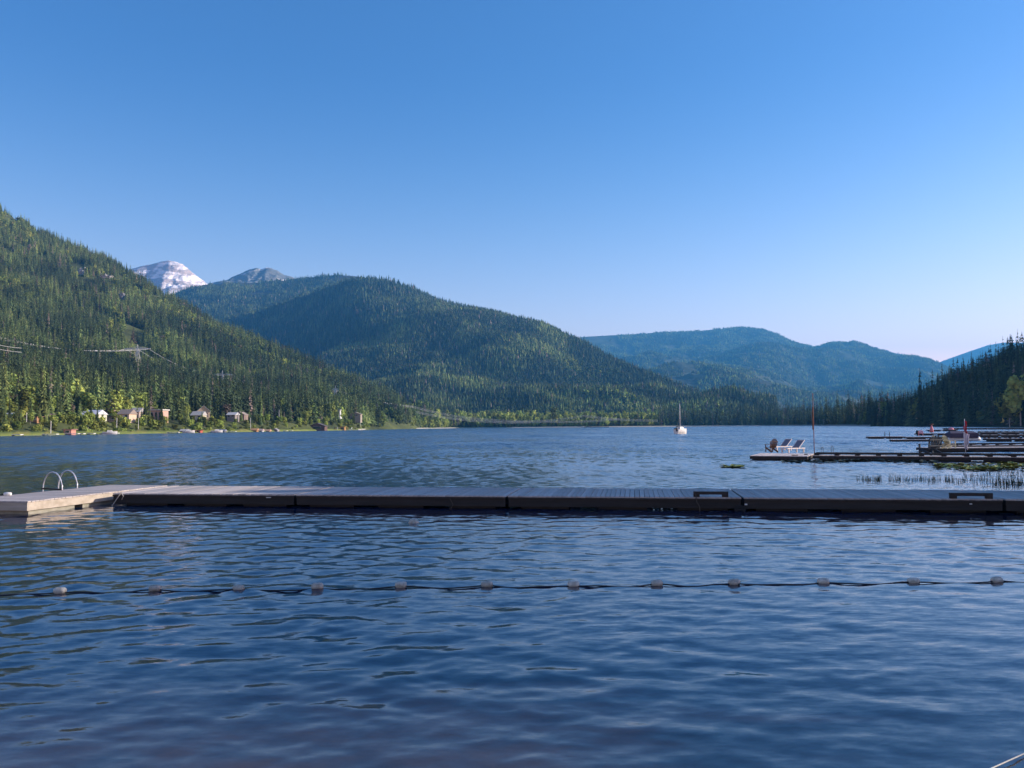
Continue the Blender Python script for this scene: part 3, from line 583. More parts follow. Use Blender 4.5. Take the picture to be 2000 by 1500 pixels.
for i in range(125):                                # nearer shore trees, between houses and water
    px = random.uniform(-15, 830)
    if clear(px) and random.random() < .55: continue
    D = shore_D(px) + random.uniform(22, 55) * (1 + max(0, px - 500) / 500)
    if random.random() < .55:
        tree('conifer', hz(px, D), random.uniform(.4, .7), random.betavariate(1.3, 1.8), 'small conifer close to the water ' + near(px), 'small conifers close to the left shore', 'tree'); n_con += 1
    else:
        tree('broadleaf', hz(px, D), random.uniform(.32, .55), random.uniform(.3, .95), 'low leafy tree above the bank ' + near(px), 'low leafy trees along the left shore', 'tree')
for i in range(230):
    px = random.uniform(-15, 860); D = shore_D(px) + (random.uniform(6, 20) if random.random() < .5 else random.uniform(20, 40))
    tree('shrub', hz(px, D), random.uniform(.55, 1.15) * (1.35 if D > shore_D(px) + 20 else 1), random.uniform(.2, .9), ('low shrub at the water ' if D < shore_D(px) + 20 else 'bushy shrub up the bank ') + near(px), 'shrubs on the left bank', 'shrub')
# trees the eye can pick out
SP = [('conifer', 42, 82, 1.38, .12, 'massive dark spreading conifer near the left edge of the view'), ('conifer', 112, 95, 1.45, .02, 'tall almost black conifer left of the white roofed house'),
      ('conifer', 78, 84, 1.25, .30, 'full mid green conifer above the small orange hut'), ('conifer', 8, 86, 1.35, .95, 'yellow green conifer cut by the left edge of the view'),
      ('conifer', 148, 84, 1.25, .55, 'olive green conifer just left of the white roofed house'), ('conifer', 283, 48, .8, .05, 'dark conifer between the two beige houses and the pink house'),
      ('conifer', 338, 48, .75, .05, 'dark conifer just right of the pink flat roofed house'), ('broadleaf', 350, 92, 1.25, .95, 'bright yellow green tree above the pink flat roofed house'),
      ('conifer', 565, 40, 1.15, .10, 'slim dark conifer at the water left of the yellowish birch'), ('conifer', 600, 60, 1.75, .06, 'tallest dark conifer behind the brown boathouse lodge'),
      ('conifer', 622, 58, 1.5, .22, 'tall conifer leaning over the brown boathouse lodge'), ('broadleaf', 596, 22, .95, 1.0, 'pale yellow birch at the water beside the brown lodge'),
      ('broadleaf', 172, 24, .8, 1.0, 'bright lime green tree on the bank below the white roofed house'), ('broadleaf', 400, 22, .75, .8, 'round yellow green tree on the bank below the gabled chalet')]
for k, px, dd, s, tn, lb in SP: tree(k, hz(px, shore_D(px) + dd), s, tn, lb, None, 'tree')
# far end of the lake: the ones that stand forward of the band
for px, s, tn, lb in [(886, 1.6, .05, 'dark conifer standing alone at the far shore left of the cables'), (1254, 1.35, .02, 'black conifer at the far shore near the ends of the cables'), (1210, 1.25, .08, 'dark conifer standing forward on the far shore')]:
    tree('conifer', hz(px, shore_D(px) + 22, valley), s, tn, lb, None, 'tree')
for px, s, tn, lb in [(972, 2.0, .9, 'large pale green poplar on the far shore between the cables'), (905, 1.5, .7, 'round olive tree at the far shore water edge'), (1330 - 60, 1.5, .75, 'pale rounded treetop at the right end of the light green band')]:
    tree('broadleaf', hz(px, shore_D(px) + 26, valley), s, tn, lb, None, 'tree')
for i in range(64):
    px = random.uniform(845, 1290); D = shore_D(px) + random.uniform(14, 50); side = 'left of the pale poplar' if px < 960 else ('under the sagging cables' if px < 1180 else 'near the right end of the cables')
    tree('broadleaf', hz(px, D, valley), random.uniform(.6, 1.25), random.uniform(.7, 1), 'sunlit yellow green tree on the far shore ' + side, 'sunlit trees on the far shore', 'tree')
# right shore, dark hill
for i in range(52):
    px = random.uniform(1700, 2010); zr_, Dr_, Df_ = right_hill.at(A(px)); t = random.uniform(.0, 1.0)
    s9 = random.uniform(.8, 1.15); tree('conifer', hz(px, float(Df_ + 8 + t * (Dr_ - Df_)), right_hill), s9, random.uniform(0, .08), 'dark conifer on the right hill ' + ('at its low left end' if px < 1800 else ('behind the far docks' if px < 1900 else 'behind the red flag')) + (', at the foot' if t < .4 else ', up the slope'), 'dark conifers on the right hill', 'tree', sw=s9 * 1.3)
for px, D, s, lb in [(1994, 486, 2.6, 'large bright green leafy tree at the right edge before the dark hill'), (1972, 492, 1.7, 'smaller leafy tree left of the big bright tree at the right edge')]:
    a = A(px); tree('broadleaf', Vector((a * D, D, 1.2)), s, .5, lb, None, 'tree')
# conifers on the near right bank, just outside the picture: they shade the near dock
nr = random.Random(3)
for i in range(78):
    y = nr.uniform(11, 31.0) if i < 40 else nr.uniform(17, 31.0); x = max(24, 8 + .66 * y + 2) + nr.uniform(0, 14); h = (.325 * (x + (9.5 if y > 17 else 0.0)) - .2) * nr.uniform(.88, 1.03)
    where = 'facing the near dock end' if y > 22 else ('beside the swimming area' if y > 11 else 'beside the beach')
    if i % 5 < 3: tree('broadleaf', Vector((x, y, .6)), h / 13.4, .3, 'leafy tree on the near right bank ' + where, 'trees on the near right bank', 'tree', sw=h / 13.4 * 1.1)
    else: tree('conifer', Vector((x, y, .6)), h / 20.6, .2, 'conifer on the near right bank ' + where, 'trees on the near right bank', 'tree', sw=h / 20.6 * 1.6)

# ------------------------------------------------------------------ near dock
def frame(o, u):                       # local frame: origin o, axis u along x; returns function to world and the angle
    u = Vector((u[0], u[1], 0)).normalized(); v = Vector((-u.y, u.x, 0)); return math.atan2(u.y, u.x), (lambda x, y, z=0: Vector((o.x, o.y, 0)) + u * x + v * y + Vector((0, 0, z)))
DECK = .38
plank_me = []
for k in range(4):
    b = MB(); r = random.Random(k); b.box(-.064, .064, .012 * r.random(), 3.12 - .012 * r.random(), -.038, 0); plank_me.append(b.mesh('plank')); plank_me[-1].materials.append(MT['deck'])
def rope_part(name, pts, r, m, parent): MB().tube(pts, r, 5).build(name, m, parent)
def dock_section(o, u, L, W, label, first=False, rails=(), extras=()):
    rz, tw = frame(o, u); t = empty('dock_section', (o.x, o.y, 0), rz); tag(t, label, 'dock', 'sections of the long swimming dock')
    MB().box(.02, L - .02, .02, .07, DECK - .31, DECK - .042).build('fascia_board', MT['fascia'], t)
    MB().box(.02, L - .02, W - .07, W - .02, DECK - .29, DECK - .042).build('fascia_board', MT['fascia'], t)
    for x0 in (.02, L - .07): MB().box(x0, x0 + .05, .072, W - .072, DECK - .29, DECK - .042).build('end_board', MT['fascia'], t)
    MB().box(.01, L - .01, -.012, .018, DECK - .085, DECK - .045).build('edge_strip', MT['darkwood'], t)
    for x0 in np.linspace(.35, L - 1.75, 3): MB().box(x0, x0 + 1.4, .22, W - .22, -.28, DECK - .292).build('float_block', MT['tyre'], t)
    n = int(L / .1385)
    for i in range(n):
        p = link('plank', plank_me[random.randrange(4)], None, t, ((i + .5) * L / n, random.uniform(-.008, .008), DECK + random.uniform(-.003, .004))); p.rotation_euler = (random.uniform(-.001, .001), 0, random.uniform(-.002, .002)); p.scale = (L / n / .1385 * .985, W / 3.12, 1)
    for x0, l in rails:
        q = MB().box(x0, x0 + l, -.01, .10, DECK + .075, DECK + .155).build('tie_rail', MT['darkwood'], t)
        for xx in (x0 + .0, x0 + l - .17): MB().box(xx, xx + .17, .0, .095, DECK + .006, DECK + .073).build('rail_block', MT['darkwood'], q)
    for e in extras: e(t)
    return t
pts = [G(218, 963.7, DECK), G(600, 965.7, DECK), G(1000, 967.6, DECK), G(1449, 971.3, DECK), G(1950, 974.8, DECK)]
U_D = Vector((pts[4].x - pts[0].x, pts[4].y - pts[0].y, 0)).normalized()
o0 = Vector((pts[0].x, pts[0].y, 0)); total = (pts[4] - pts[0]).length
def along(px, py): v = G(px, py, DECK) - o0; return v.x * U_D.x + v.y * U_D.y
j = [0, along(578, 965.6), along(992, 967.5), along(1450, 971.3), along(1962, 974.9)]
print('joints', j)
def ex0(t):
    rope_part('rope', [(.32, -.02, .42), (.22, -.06, .25), (.10, -.10, .05), (.0, -.15, -.1)], .012, MT['palerope'], t); rope_part('rope', [(.32, -.02, .42), (.42, -.06, .3), (.36, -.05, .2)], .010, MT['palerope'], t)
    MB().box(j[1] - .95, j[1] - .8, -.02, 0.0, DECK - .10, DECK - .08).build('white_plate', MT['white'], t)
def ex1(t): rope_part('rope', [(2.2 + 2.6, -.03, .3), (4.9, -.05, .12), (4.78, -.08, -.1)], .010, MT['oldrope'], t)
def ex2(t): rope_part('rope', [(5.35, -.02, .47), (5.37, -.05, .25), (5.45, -.06, .12), (5.45, -.1, -.05)], .012, MT['oldrope'], t)
def ex3(t):
    MB().box(.02, .09, -.02, .0, .17, .21).build('hinge_plate', MT['white'], t)
    x = along(1893, 974.4) - j[3]; MB().box(x - .03, x + .03, -.02, .0, .235, .26).build('reflector', MT['white'], t)
def tyres(t, x):
    for k in range(3): MB().tube([(x + .13 * math.cos(a), -.05, .09 + .13 * math.sin(a) * .5 - k * .05) for a in np.linspace(0, 6.2, 11)], .022, 5).build('bumper_tyre', MT['tyre'], t)
segs = [(0, 'sunlit plank dock section joined to the left head beside the ladder', (), (ex0,)), (1, 'plank dock section second from the left, sun only on its far edge', (), (ex1,)),
        (2, 'middle shaded plank dock section carrying a low dark tie rail', (None,), (ex2,)), (3, 'right shaded plank dock section with slanting plank lines and tie rail', (None,), (ex3,))]
for k, lb, rl, ex in segs:
    oo = o0 + U_D * (j[k] + .03); rails = ()
    if k == 2: a0 = along(1352, 970.3) - j[2]; rails = ((a0, along(1420, 971) - j[2] - a0),)
    if k == 3: a0 = along(1853, 974) - j[3]; rails = ((a0, along(1937, 974.7) - j[3] - a0),)
    t = dock_section(oo, U_D, j[k + 1] - j[k] - .06, 3.12 if k > 0 else 3.3, lb, rails=rails, extras=ex)
    if k == 2: tyres(t, j[3] - j[2] - .12)
dock_section(o0 + U_D * (j[4] + .03), U_D, 6.3, 3.0, 'last plank dock section leaving the picture at the right edge', rails=((.8, 1.2),))
# head of the dock on the left
ho = G(53.3, 979.3, DECK); hu = Vector((.975, -.22, 0)).normalized(); hv = Vector((-hu.y, hu.x, 0)); HW, HL = 2.35, 6.2
hang = math.atan2(hu.y, hu.x); hd = empty('dock_platform', (ho.x, ho.y, 0), hang); tag(hd, 'dock head at the left edge with pale sunlit side board and pale float', 'dock')
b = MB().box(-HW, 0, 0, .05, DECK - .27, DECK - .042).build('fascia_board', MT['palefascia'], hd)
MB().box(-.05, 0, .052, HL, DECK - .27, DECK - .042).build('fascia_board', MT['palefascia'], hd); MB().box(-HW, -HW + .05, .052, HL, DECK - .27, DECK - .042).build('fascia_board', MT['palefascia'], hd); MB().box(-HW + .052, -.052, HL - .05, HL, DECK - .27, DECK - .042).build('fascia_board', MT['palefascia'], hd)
for y0 in (.12, 2.2, 4.3): MB().box(-HW + .15, -.07, y0, y0 + 1.75, -.25, DECK - .285).build('float_block', MT['floatblk'], hd)
n = int(HL / .14)
hp = MB().box(-HW - .01, .012, -.064, .064, -.038, 0).mesh('plank'); hp.materials.append(MT['deck'])
for i in range(n):
    p = link('plank', hp, None, hd, (random.uniform(-.008, .004), (i + .5) * HL / n, DECK + random.uniform(-.003, .004))); p.scale = (1, HL / n / .14 * .985, 1)
# swimming ladder: two hoops
def hoop(name, a, b, h, r, m, parent, outer=-.5):
    a = Vector(a); b = Vector(b); d = (b - a); R = d.length / 2; c = (a + b) / 2; u = d.normalized(); top = h - R
    pts_ = [a + Vector((0, 0, outer)), a + Vector((0, 0, top * .6)), a + Vector((0, 0, top))] + [c + Vector((0, 0, top)) - u * R * math.cos(t) + Vector((0, 0, R * math.sin(t))) for t in np.linspace(.25, math.pi - .25, 9)] + [b + Vector((0, 0, top)), b + Vector((0, 0, top * .5)), b]
    MB().tube(pts_, r, 8).build(name, m, parent, sm=True)
l1a, l1b = G(84, 955.5, DECK), G(121.5, 957.8, DECK); l2b = G(151, 953.5, DECK)
lu = (l1b - l1a); lad = empty('swim_ladder', (l1a.x, l1a.y, DECK)); tag(lad, 'pair of white steel ladder hoops on the far left edge of the dock', 'ladder')
off = l2b - l1b; off.z = 0
for k in (0, 1): hoop('handrail', (l1a - l1a) + off * k, (l1b - l1a) + off * k, .60, .021, MT['steel'], lad)
for z in (-.15, -.42): MB().bar(Vector((0, 0, z)), Vector(off) + Vector((0, 0, z)), .06, .03).build('rung', MT['steel'], lad)
MB().box(-.05, lu.length, -.03, .03, .004, .05).build('foot_rail', MT['darkwood'], lad, rz=math.atan2(lu.y, lu.x))

def lathe(name, prof_, m, parent=None, loc=None, seg=14, axis='z', rz=0):
    V = []; Fc = []
    for (r, z) in prof_:
        for k in range(seg): V.append((r * math.cos(6.2832 * k / seg), r * math.sin(6.2832 * k / seg), z))
    for i in range(len(prof_) - 1):
        for k in range(seg): a = i * seg + k; c = i * seg + (k + 1) % seg; Fc.append((a, c, c + seg, a + seg))
    Fc.append(tuple(range(seg))[::-1]); Fc.append(tuple(len(V) - seg + k for k in range(seg)))
    if axis == 'x': V = [(z, y, -x) for x, y, z in V]
    me = bpy.data.meshes.new(name); me.from_pydata(V, [], Fc); me.update(); smooth(me)
    return link(name, me, m, parent, loc, rz)
fprof = [(.010, -.088), (.034, -.084), (.050, -.064), (.056, -.026), (.052, 0), (.056, .026), (.050, .064), (.034, .084), (.010, .088)]
fl = [(117, 1158), (303, 1153.5), (466, 1152), (620, 1150.5), (783, 1147), (951, 1145.5), (1120, 1144.5), (1283, 1143), (1434, 1141.5), (1608, 1139), (1784, 1138), (1947, 1136.5)]
fp = [G(x, y, .0) for x, y in fl]; f0 = fp[0]
sline = empty('swim_line', f0); tag(sline, 'black rope with twelve white floats marking the swimming area', 'float line')
ext = [fp[0] * 2 - fp[1] + Vector((0, .0, 0)), fp[0] * 3 - fp[1] * 2] ; ext2 = [fp[-1] * 2 - fp[-2], fp[-1] * 3 - fp[-2] * 2]
full = ext[::-1] + fp + ext2; rp = []
for i in range(len(full) - 1):
    for q in range(8):
        tq = q / 8; p = full[i].lerp(full[i + 1], tq); s_ = math.sin(math.pi * tq); p = p + Vector((0, -.10 * s_ + .03 * math.sin(i * 3 + q), 0)); p.z = .012 * (1 - s_) + .002 + .006 * math.sin(i * 2.1 + q * 1.3); rp.append(p - f0)
MB().tube(rp, .011, 6).build('rope', MT['rope'], sline)
fm = None
for i, p in enumerate(fp):
    dirn = full[i + 3] - full[i + 1] if i + 3 < len(full) else U_D; a = math.atan2(dirn.y, dirn.x) + random.uniform(-.25, .25)
    if fm is None:
        q = lathe('float', fprof, MT['float_'], sline, p - f0 + Vector((0, 0, .03)), axis='x'); fm = q
    else:
        q = fm.copy(); COL.objects.link(q); q.parent = sline; q.location = p - f0 + Vector((0, 0, .03 + random.uniform(-.008, .01)))
    q.rotation_euler = (random.uniform(0, 6), 0, a)
bp_ = G(808, 1021, 0)
lathe('mooring_buoy', [(.02, -.12), (.09, -.10), (.13, -.03), (.13, .04), (.10, .09), (.05, .11), (.02, .12)], MT['float_'], None, bp_ + Vector((0, 0, -.01)))
bb = bpy.context.scene.objects['mooring_buoy']; bb.rotation_euler = (.5, .4, .3); tag(bb, 'lone dirty white buoy floating just in front of the dock', 'buoy')
wf = G(15, 965, DECK + .05)
q = lathe('edge_float', [(.02, -.12), (.05, -.10), (.06, 0), (.05, .10), (.02, .12)], MT['white'], None, wf, axis='x'); tag(q, 'small white float lying on the dock head edge at far left', 'float')
MB().tube([(0, 0, 0), (-.3, .02, -.03), (-.8, .05, -.03)], .02, 5).build('rope', MT['rope'], q)
ra, rb = G(1938, 1500, .02), G(2000, 1472, .02); d_ = (rb - ra)
q = MB().tube([ra - d_ * 3, ra, rb, rb + d_ * 4 + Vector((0, 0, .05))], .0055, 5).build('mooring_rope', MT['palerope']); tag(q, 'thin pale rope crossing the bottom right corner above the water', 'rope')

# ------------------------------------------------------------------ furniture builders
def adirondack(loc, rz, m, label, m2=None):
    t = empty('adirondack_chair', loc, rz); tag(t, label, 'chair'); m2 = m2 or m
    for k in range(5): MB().box(-.25 + k * .102, -.158 + k * .102, -.27, .28, .0, .022).build('seat_slat', m, t).location = (0, 0, .36 - .0)
    for k in range(6):                     # fanned back: slats rise behind (at -y), rounded top
        c = (k - 2.5); h = .78 - .035 * c * c; x0 = c * .085; x1 = c * .118
        MB().bar((x0, -.24, .33), (x1, -.24 - h * .36, .33 + h * .93), .078, .02, up=(0, 1, 0)).build('back_slat', m, t)
    for z_, w_ in ((.50, .56), (.82, .62)): MB().bar((-w_ / 2, -.26 - (z_ - .33) * .36 - .03, z_), (w_ / 2, -.26 - (z_ - .33) * .36 - .03, z_), .03, .06).build('back_rail', m2, t)
    for s_ in (-1, 1):
        MB().box(s_ * .33 - .065, s_ * .33 + .065, -.42, .36, .58, .605).build('armrest', m, t)
        MB().box(s_ * .29 - .02, s_ * .29 + .02, .22, .31, 0, .578).build('leg', m, t)
        MB().bar((s_ * .27, .28, .34), (s_ * .27, -.52, .03), .03, .13).build('leg', m, t)
    return t
def lounger(loc, rz, label):
    t = empty('sun_lounger', loc, rz); tag(t, label, 'sun lounger', 'white sun loungers on the swim platform')     # head towards -x end, feet +x
    for s_ in (-1, 1):
        MB().bar((-.75, s_ * .32, .33), (1.15, s_ * .32, .33), .05, .07).build('side_rail', MT['whiteplastic'], t)
        for x_ in (-.6, 1.0): MB().box(x_ - .035, x_ + .035, s_ * .32 - .05, s_ * .32 + .03, 0, .29).build('leg', MT['whiteplastic'], t)
        MB().bar((-.1, s_ * .31, .36), (-.72, s_ * .31, .92), .05, .05).build('back_frame', MT['whiteplastic'], t)
    MB().bar((-.72, -.33, .92), (-.72, .33, .92), .05, .05).build('back_frame', MT['whiteplastic'], t)
    MB().bar((-.12, 0, .372), (-.70, 0, .905), .57, .02).build('back_sling', MT['gsling'], t)
    MB().box(-.05, 1.12, -.29, .29, .345, .362).build('seat_sling', MT['whiteplastic'], t)
    MB().box(1.10, 1.16, -.35, .35, .29, .37).build('foot_bar', MT['whiteplastic'], t)
    return t
def simple_dock(name, o, u, L, W, z, label, dm='deck', th=.16, rail=False, group=None, mm='darkwood', posts=(), planks=True, floatm='tyre', cat='dock', joist=.0):
    rz, tw = frame(o, u); t = empty(name, (o.x, o.y, 0), rz); tag(t, label, cat, group)
    MB().box(0, L, 0, .05, z - th - .03, z - .04).build('fascia_board', MT[mm], t); MB().box(0, L, W - .05, W, z - th - .03, z - .04).build('fascia_board', MT[mm], t)
    for x0 in (0, L - .05): MB().box(x0, x0 + .05, .052, W - .052, z - th - .03, z - .04).build('end_board', MT[mm], t)
    n = int(L / (.15 if planks else 1.2)); me = MB().box(-.5, .5, 0, W, -.036, 0).mesh('plank'); me.materials.append(MT[dm])
    for i in range(n):
        p = link('plank', me, None, t, ((i + .5) * L / n, random.uniform(-.01, .01), z + random.uniform(-.003, .004))); p.scale = (L / n * .95, 1, 1)
    k = max(2, int(L / 3))
    for i in range(k): MB().box((i + .12) * L / k, (i + .88) * L / k, .1, W - .1, -.25, z - th - .032).build('float_block', MT[floatm], t)
    if rail:
        for yy in ((.0, .11), (W - .11, W)):
            MB().box(.1, L - .1, yy[0], yy[1], z + .085, z + .175).build('bull_rail', MT[mm], t)
            nb = max(2, int(L / 1.25))
            for i in range(nb + 1): x_ = .1 + (L - .5) * i / nb; MB().box(x_, x_ + .3, yy[0] + .005, yy[1] - .005, z + .006, z + .083).build('rail_block', MT[mm], t)
    for x_, y_, h_ in posts: MB().box(x_ - .04, x_ + .04, y_ - .04, y_ + .04, z + .006, z + h_).build('post', MT[mm], t)
    return t
# swim platform
po = G(1464.5, 898, 0); pu = Vector((.905, -.425, 0)).normalized(); pv = Vector((-pu.y, pu.x, 0))
plat = simple_dock('swim_platform', po, pu, 3.75, 5.3, .28, 'square plank swim platform carrying loungers and a brown chair', dm='paledeck', th=.2, planks=True)
def onp(px, py, z=.28): p = G(px, py, z); return p
ch = onp(1507, 883.5); adirondack(ch + Vector((0, .1, .006)), math.radians(14), MT['brown'], 'brown slatted garden chair seen from behind on the swim platform')
lg1 = onp(1533, 880.5); lounger(lg1 + Vector((0, .5, .006)), math.radians(-150), 'sun lounger nearest the brown chair, grey back raised, facing the water')
lg2 = onp(1556, 884.5); lounger(lg2 + Vector((0, .4, .006)), math.radians(-150), 'sun lounger nearest the tall thin pole, grey back raised')
pb = onp(1571, 888.5); q = MB().tube([(0, 0, .03), (.1, 0, .05), (.22, .02, .03)], .04, 6).build('dark_bag', MT['tyre'], None, pb); tag(q, 'small dark bundle on the platform in front of the loungers', 'bag')
pb = onp(1552, 889.8); q = MB().box(-.2, .2, -.12, .1, 0, .05).build('folded_towel', MT['brown'], None, pb + Vector((0, 0, .006))); tag(q, 'flat brown towel on the near edge of the swim platform', 'towel')
# thin pole
pp = onp(1590.5, 887.0, .28); ptop = P(1590.5, 768, pp.y).z
pl = empty('pole', (pp.x, pp.y, .28)); tag(pl, 'tall thin rust red pole at the corner of the swim platform', 'pole')
MB().tube([(0, 0, 0), (0, 0, 1.7), (0, 0, ptop - .28)], .030, 8, .022).build('shaft', MT['rust'], pl, sm=True)
MB().tube([(-.05, 0, 1.75), (-.055, 0, 2.3), (-.05, 0, 3.3), (-.02, 0, 3.4)], .045, 7, .03).build('furled_flag', MT['brown'], pl, sm=True)
# long dock behind the reeds
lo = G(1586, 898.2, 0) + pu * .05
simple_dock('long_dock', lo, pu, 19.5, 1.6, .30, 'long low dark dock running right from the swim platform', th=.2, rail=True)
for px in (1606.5, 1626):
    a = G(px - 2.3, 888, .3); bq = a + pu * .22 + Vector((0, 0, 0)); t = empty('ladder_rail', a); tag(t, 'thin grey ladder hoop on the long dock, %s the pole' % ('nearest to' if px < 1610 else 'second from'), 'ladder rail')
    hoop('handrail', (0, 0, 0), pv * .5 * .4 + pu * .12, .52 if px < 1610 else .6, .016, MT['darkwood'], t, outer=-.2)
# big blue chair on the long dock
c1 = G(1822, 889.5, .3); adirondack(c1 + Vector((0, .35, .006)), math.radians(20), MT['bluewood'], 'dark blue slatted chair seen from behind on the long dock').scale = (1.9, 1.2, 1.26)
# second dock with cream chairs and flag
so_ = G(1826, 883.3, 0); su = Vector((.93, .02, 0)).normalized()
simple_dock('chair_dock', so_, su, 15.0, 3.0, .34, 'dark dock with two cream chairs and the red and white flag', th=.2, rail=False)
simple_dock('rail_dock', so_ + Vector((3.4, 5.5, 0)), su, 13.0, 1.6, .40, 'dark dock with gapped bull rail just behind the flag', th=.2, rail=True)
for px, lb, m_ in ((1846, 'cream slatted chair in side view nearest the dark blue chair', 'cream'), (1867, 'cream chair with olive back in side view left of the flag', 'cream')):
    c = G(px, 876.5, .34); adirondack(c + Vector((0, .9, .006)), math.radians(-78), MT[m_], lb, MT['olive']).scale = (1.05, 1.05, 1.05)
fb = G(1886, 884.5, 0); FH = P(1886, 818, fb.y).z
flg = empty('flagpole', fb); tag(flg, 'white flagpole with limp red and white flag hanging over the docks', 'flagpole')
MB().tube([(0, 0, -.3), (0, 0, FH)], .028, 8, .02).build('pole', MT['white'], flg, sm=True)
def drape(name, m, z1, z0, w, off=.06, n=9, ph=0):
    V = []; Fc = []; rows = 12
    for i in range(rows + 1):
        tq = i / rows; z = z1 + (z0 - z1) * tq
        for k in range(n + 1):
            s_ = k / n; V.append((off * .3 + w * s_ * (1 - .35 * math.sin(tq * 2 + ph)) - w * .35 * (ph > 1), .07 * math.sin(s_ * 11 + tq * 2.5 + ph) * (.4 + tq), z - .12 * s_))
    for i in range(rows):
        for k in range(n): a = i * (n + 1) + k; Fc.append((a, a + 1, a + n + 2, a + n + 1))
    me = bpy.data.meshes.new(name); me.from_pydata(V, [], Fc); me.update(); smooth(me); return link(name, me, MT[m], flg)
drape('flag_red', 'redcloth', FH - .12, FH - 1.12, .17); drape('flag_red', 'redcloth', FH - .55, FH - 1.05, .30, ph=1.6)
drape('flag_white', 'whitecloth', FH - 1.05, FH - 2.4, .34, ph=1.2); drape('flag_white', 'whitecloth', FH - 1.15, FH - 2.0, .42, ph=.4)
# farther docks
far_docks = [(1696, 1767, 857, 1.5, .36, 'far dock nearest open water with two thin posts on it', ((2.6, .2, .75), (3.3, .2, .75)), False), (1769, 1905, 857.6, 1.5, .34, 'far dock in line with the two post dock, to its right', (), False),
             (1742, 1838, 862.4, 1.3, .26, 'low far dock with pale underside left of the dark blue chair', (), False), (1788, 1912, 850.5, 1.8, .42, 'far dock ending in a dark lump beside the pink chair', (), False),
             (1811, 1872, 842.6, 2.0, .5, 'distant narrow dock left of the red flag near the far water', (), False), (1840, 2040, 839.0, 2.5, .55, 'most distant long dock under the dark hill', (), False),
             (1912, 2040, 848.6, 2.0, .5, 'shaded dock right of the boat cover, upper row', (), True), (1914, 2040, 854.6, 1.8, .45, 'shaded dock right of the boat cover, lower row', (), True), (1928, 2040, 862.6, 1.6, .42, 'nearest of the stacked dark docks at the right edge', (), True)]
for i, (xa, xb, yb, W_, z_, lb, ps, rl) in enumerate(far_docks):
    a = G(xa, yb, 0); bq = G(xb, yb - .3, 0); simple_dock('far_dock', a, bq - a, (bq - a).length, W_, z_, lb, th=.22, rail=rl, posts=ps, planks=False, group='docks of the right shore')
def at_w(px, py, z=0): return G(px, py, z)
# things on the far docks
q = at_w(1792, 850.5); o = empty('outboard_motor', q); tag(o, 'dark outboard lump at the end of the far dock', 'motor'); MB().tube([(0, 0, .3), (0, 0, .8), (.05, 0, 1.0)], .35, 8, .25).build('cowling', MT['tyre'], o); MB().bar((0, 0, .4), (0, 0, -.3), .15, .2).build('shaft', MT['tyre'], o)
q = at_w(1802, 850.6, .42); o = adirondack(q + Vector((0, .6, 0)), 2.6, MT['pinkcloth'], 'pink folding chair beside the dark lump on a far dock'); o.scale = (1.1, 1, .85)
q = at_w(1823, 850.8, .42); o = empty('parasol', q + Vector((0, .5, 0))); tag(o, 'closed pink red parasol standing on a far dock', 'parasol'); lathe('canopy', [(.02, .5), (.32, .55), (.28, 1.0), (.15, 1.5), (.03, 1.75)], MT['pinkcloth'], o); MB().tube([(0, 0, 0), (0, 0, 1.85)], .03, 6).build('pole', MT['darkwood'], o); lathe('finial', [(.02, 1.76), (.3, 1.8), (.3, 1.9), (.02, 1.95)], MT['brown'], o)
q = at_w(1858, 842.3, 0); o = lathe('red_buoy', [(.1, -.2), (.7, 0), (.8, .5), (.6, 1.0), (.1, 1.2)], MT['pinkcloth'], None, q); tag(o, 'round red buoy beside the distant narrow dock', 'buoy')
# covered pontoon boat
a = at_w(1856, 860.5); bq = at_w(1912, 860.3); L_ = (bq - a).length; rz, tw = frame(a, bq - a); o = empty('covered_boat', a, rz); tag(o, 'moored boat under a dull purple grey cover behind the flag', 'boat')
MB().poly([(0, 0, .35), (L_, 0, .35), (L_, 2.2, .35), (0, 2.2, .35), (.1, .05, 1.0), (L_ - .1, .05, 1.05), (L_ - .1, 2.1, 1.05), (.1, 2.1, 1.0), (.4, 1.1, 1.35), (L_ - .4, 1.1, 1.3)],
          [(0, 1, 5, 4), (1, 2, 6, 5), (2, 3, 7, 6), (3, 0, 4, 7), (4, 5, 9, 8), (6, 7, 8, 9), (5, 6, 9), (7, 4, 8), (0, 3, 2, 1)]).build('cover', MT['purple'], o)
for y_ in (.35, 1.85): MB().tube([(-.2, y_, .18), (.1, y_, .14), (L_ - .4, y_, .14), (L_ + .3, y_, .25)], .24, 8).build('pontoon', MT['white'], o, sm=True)
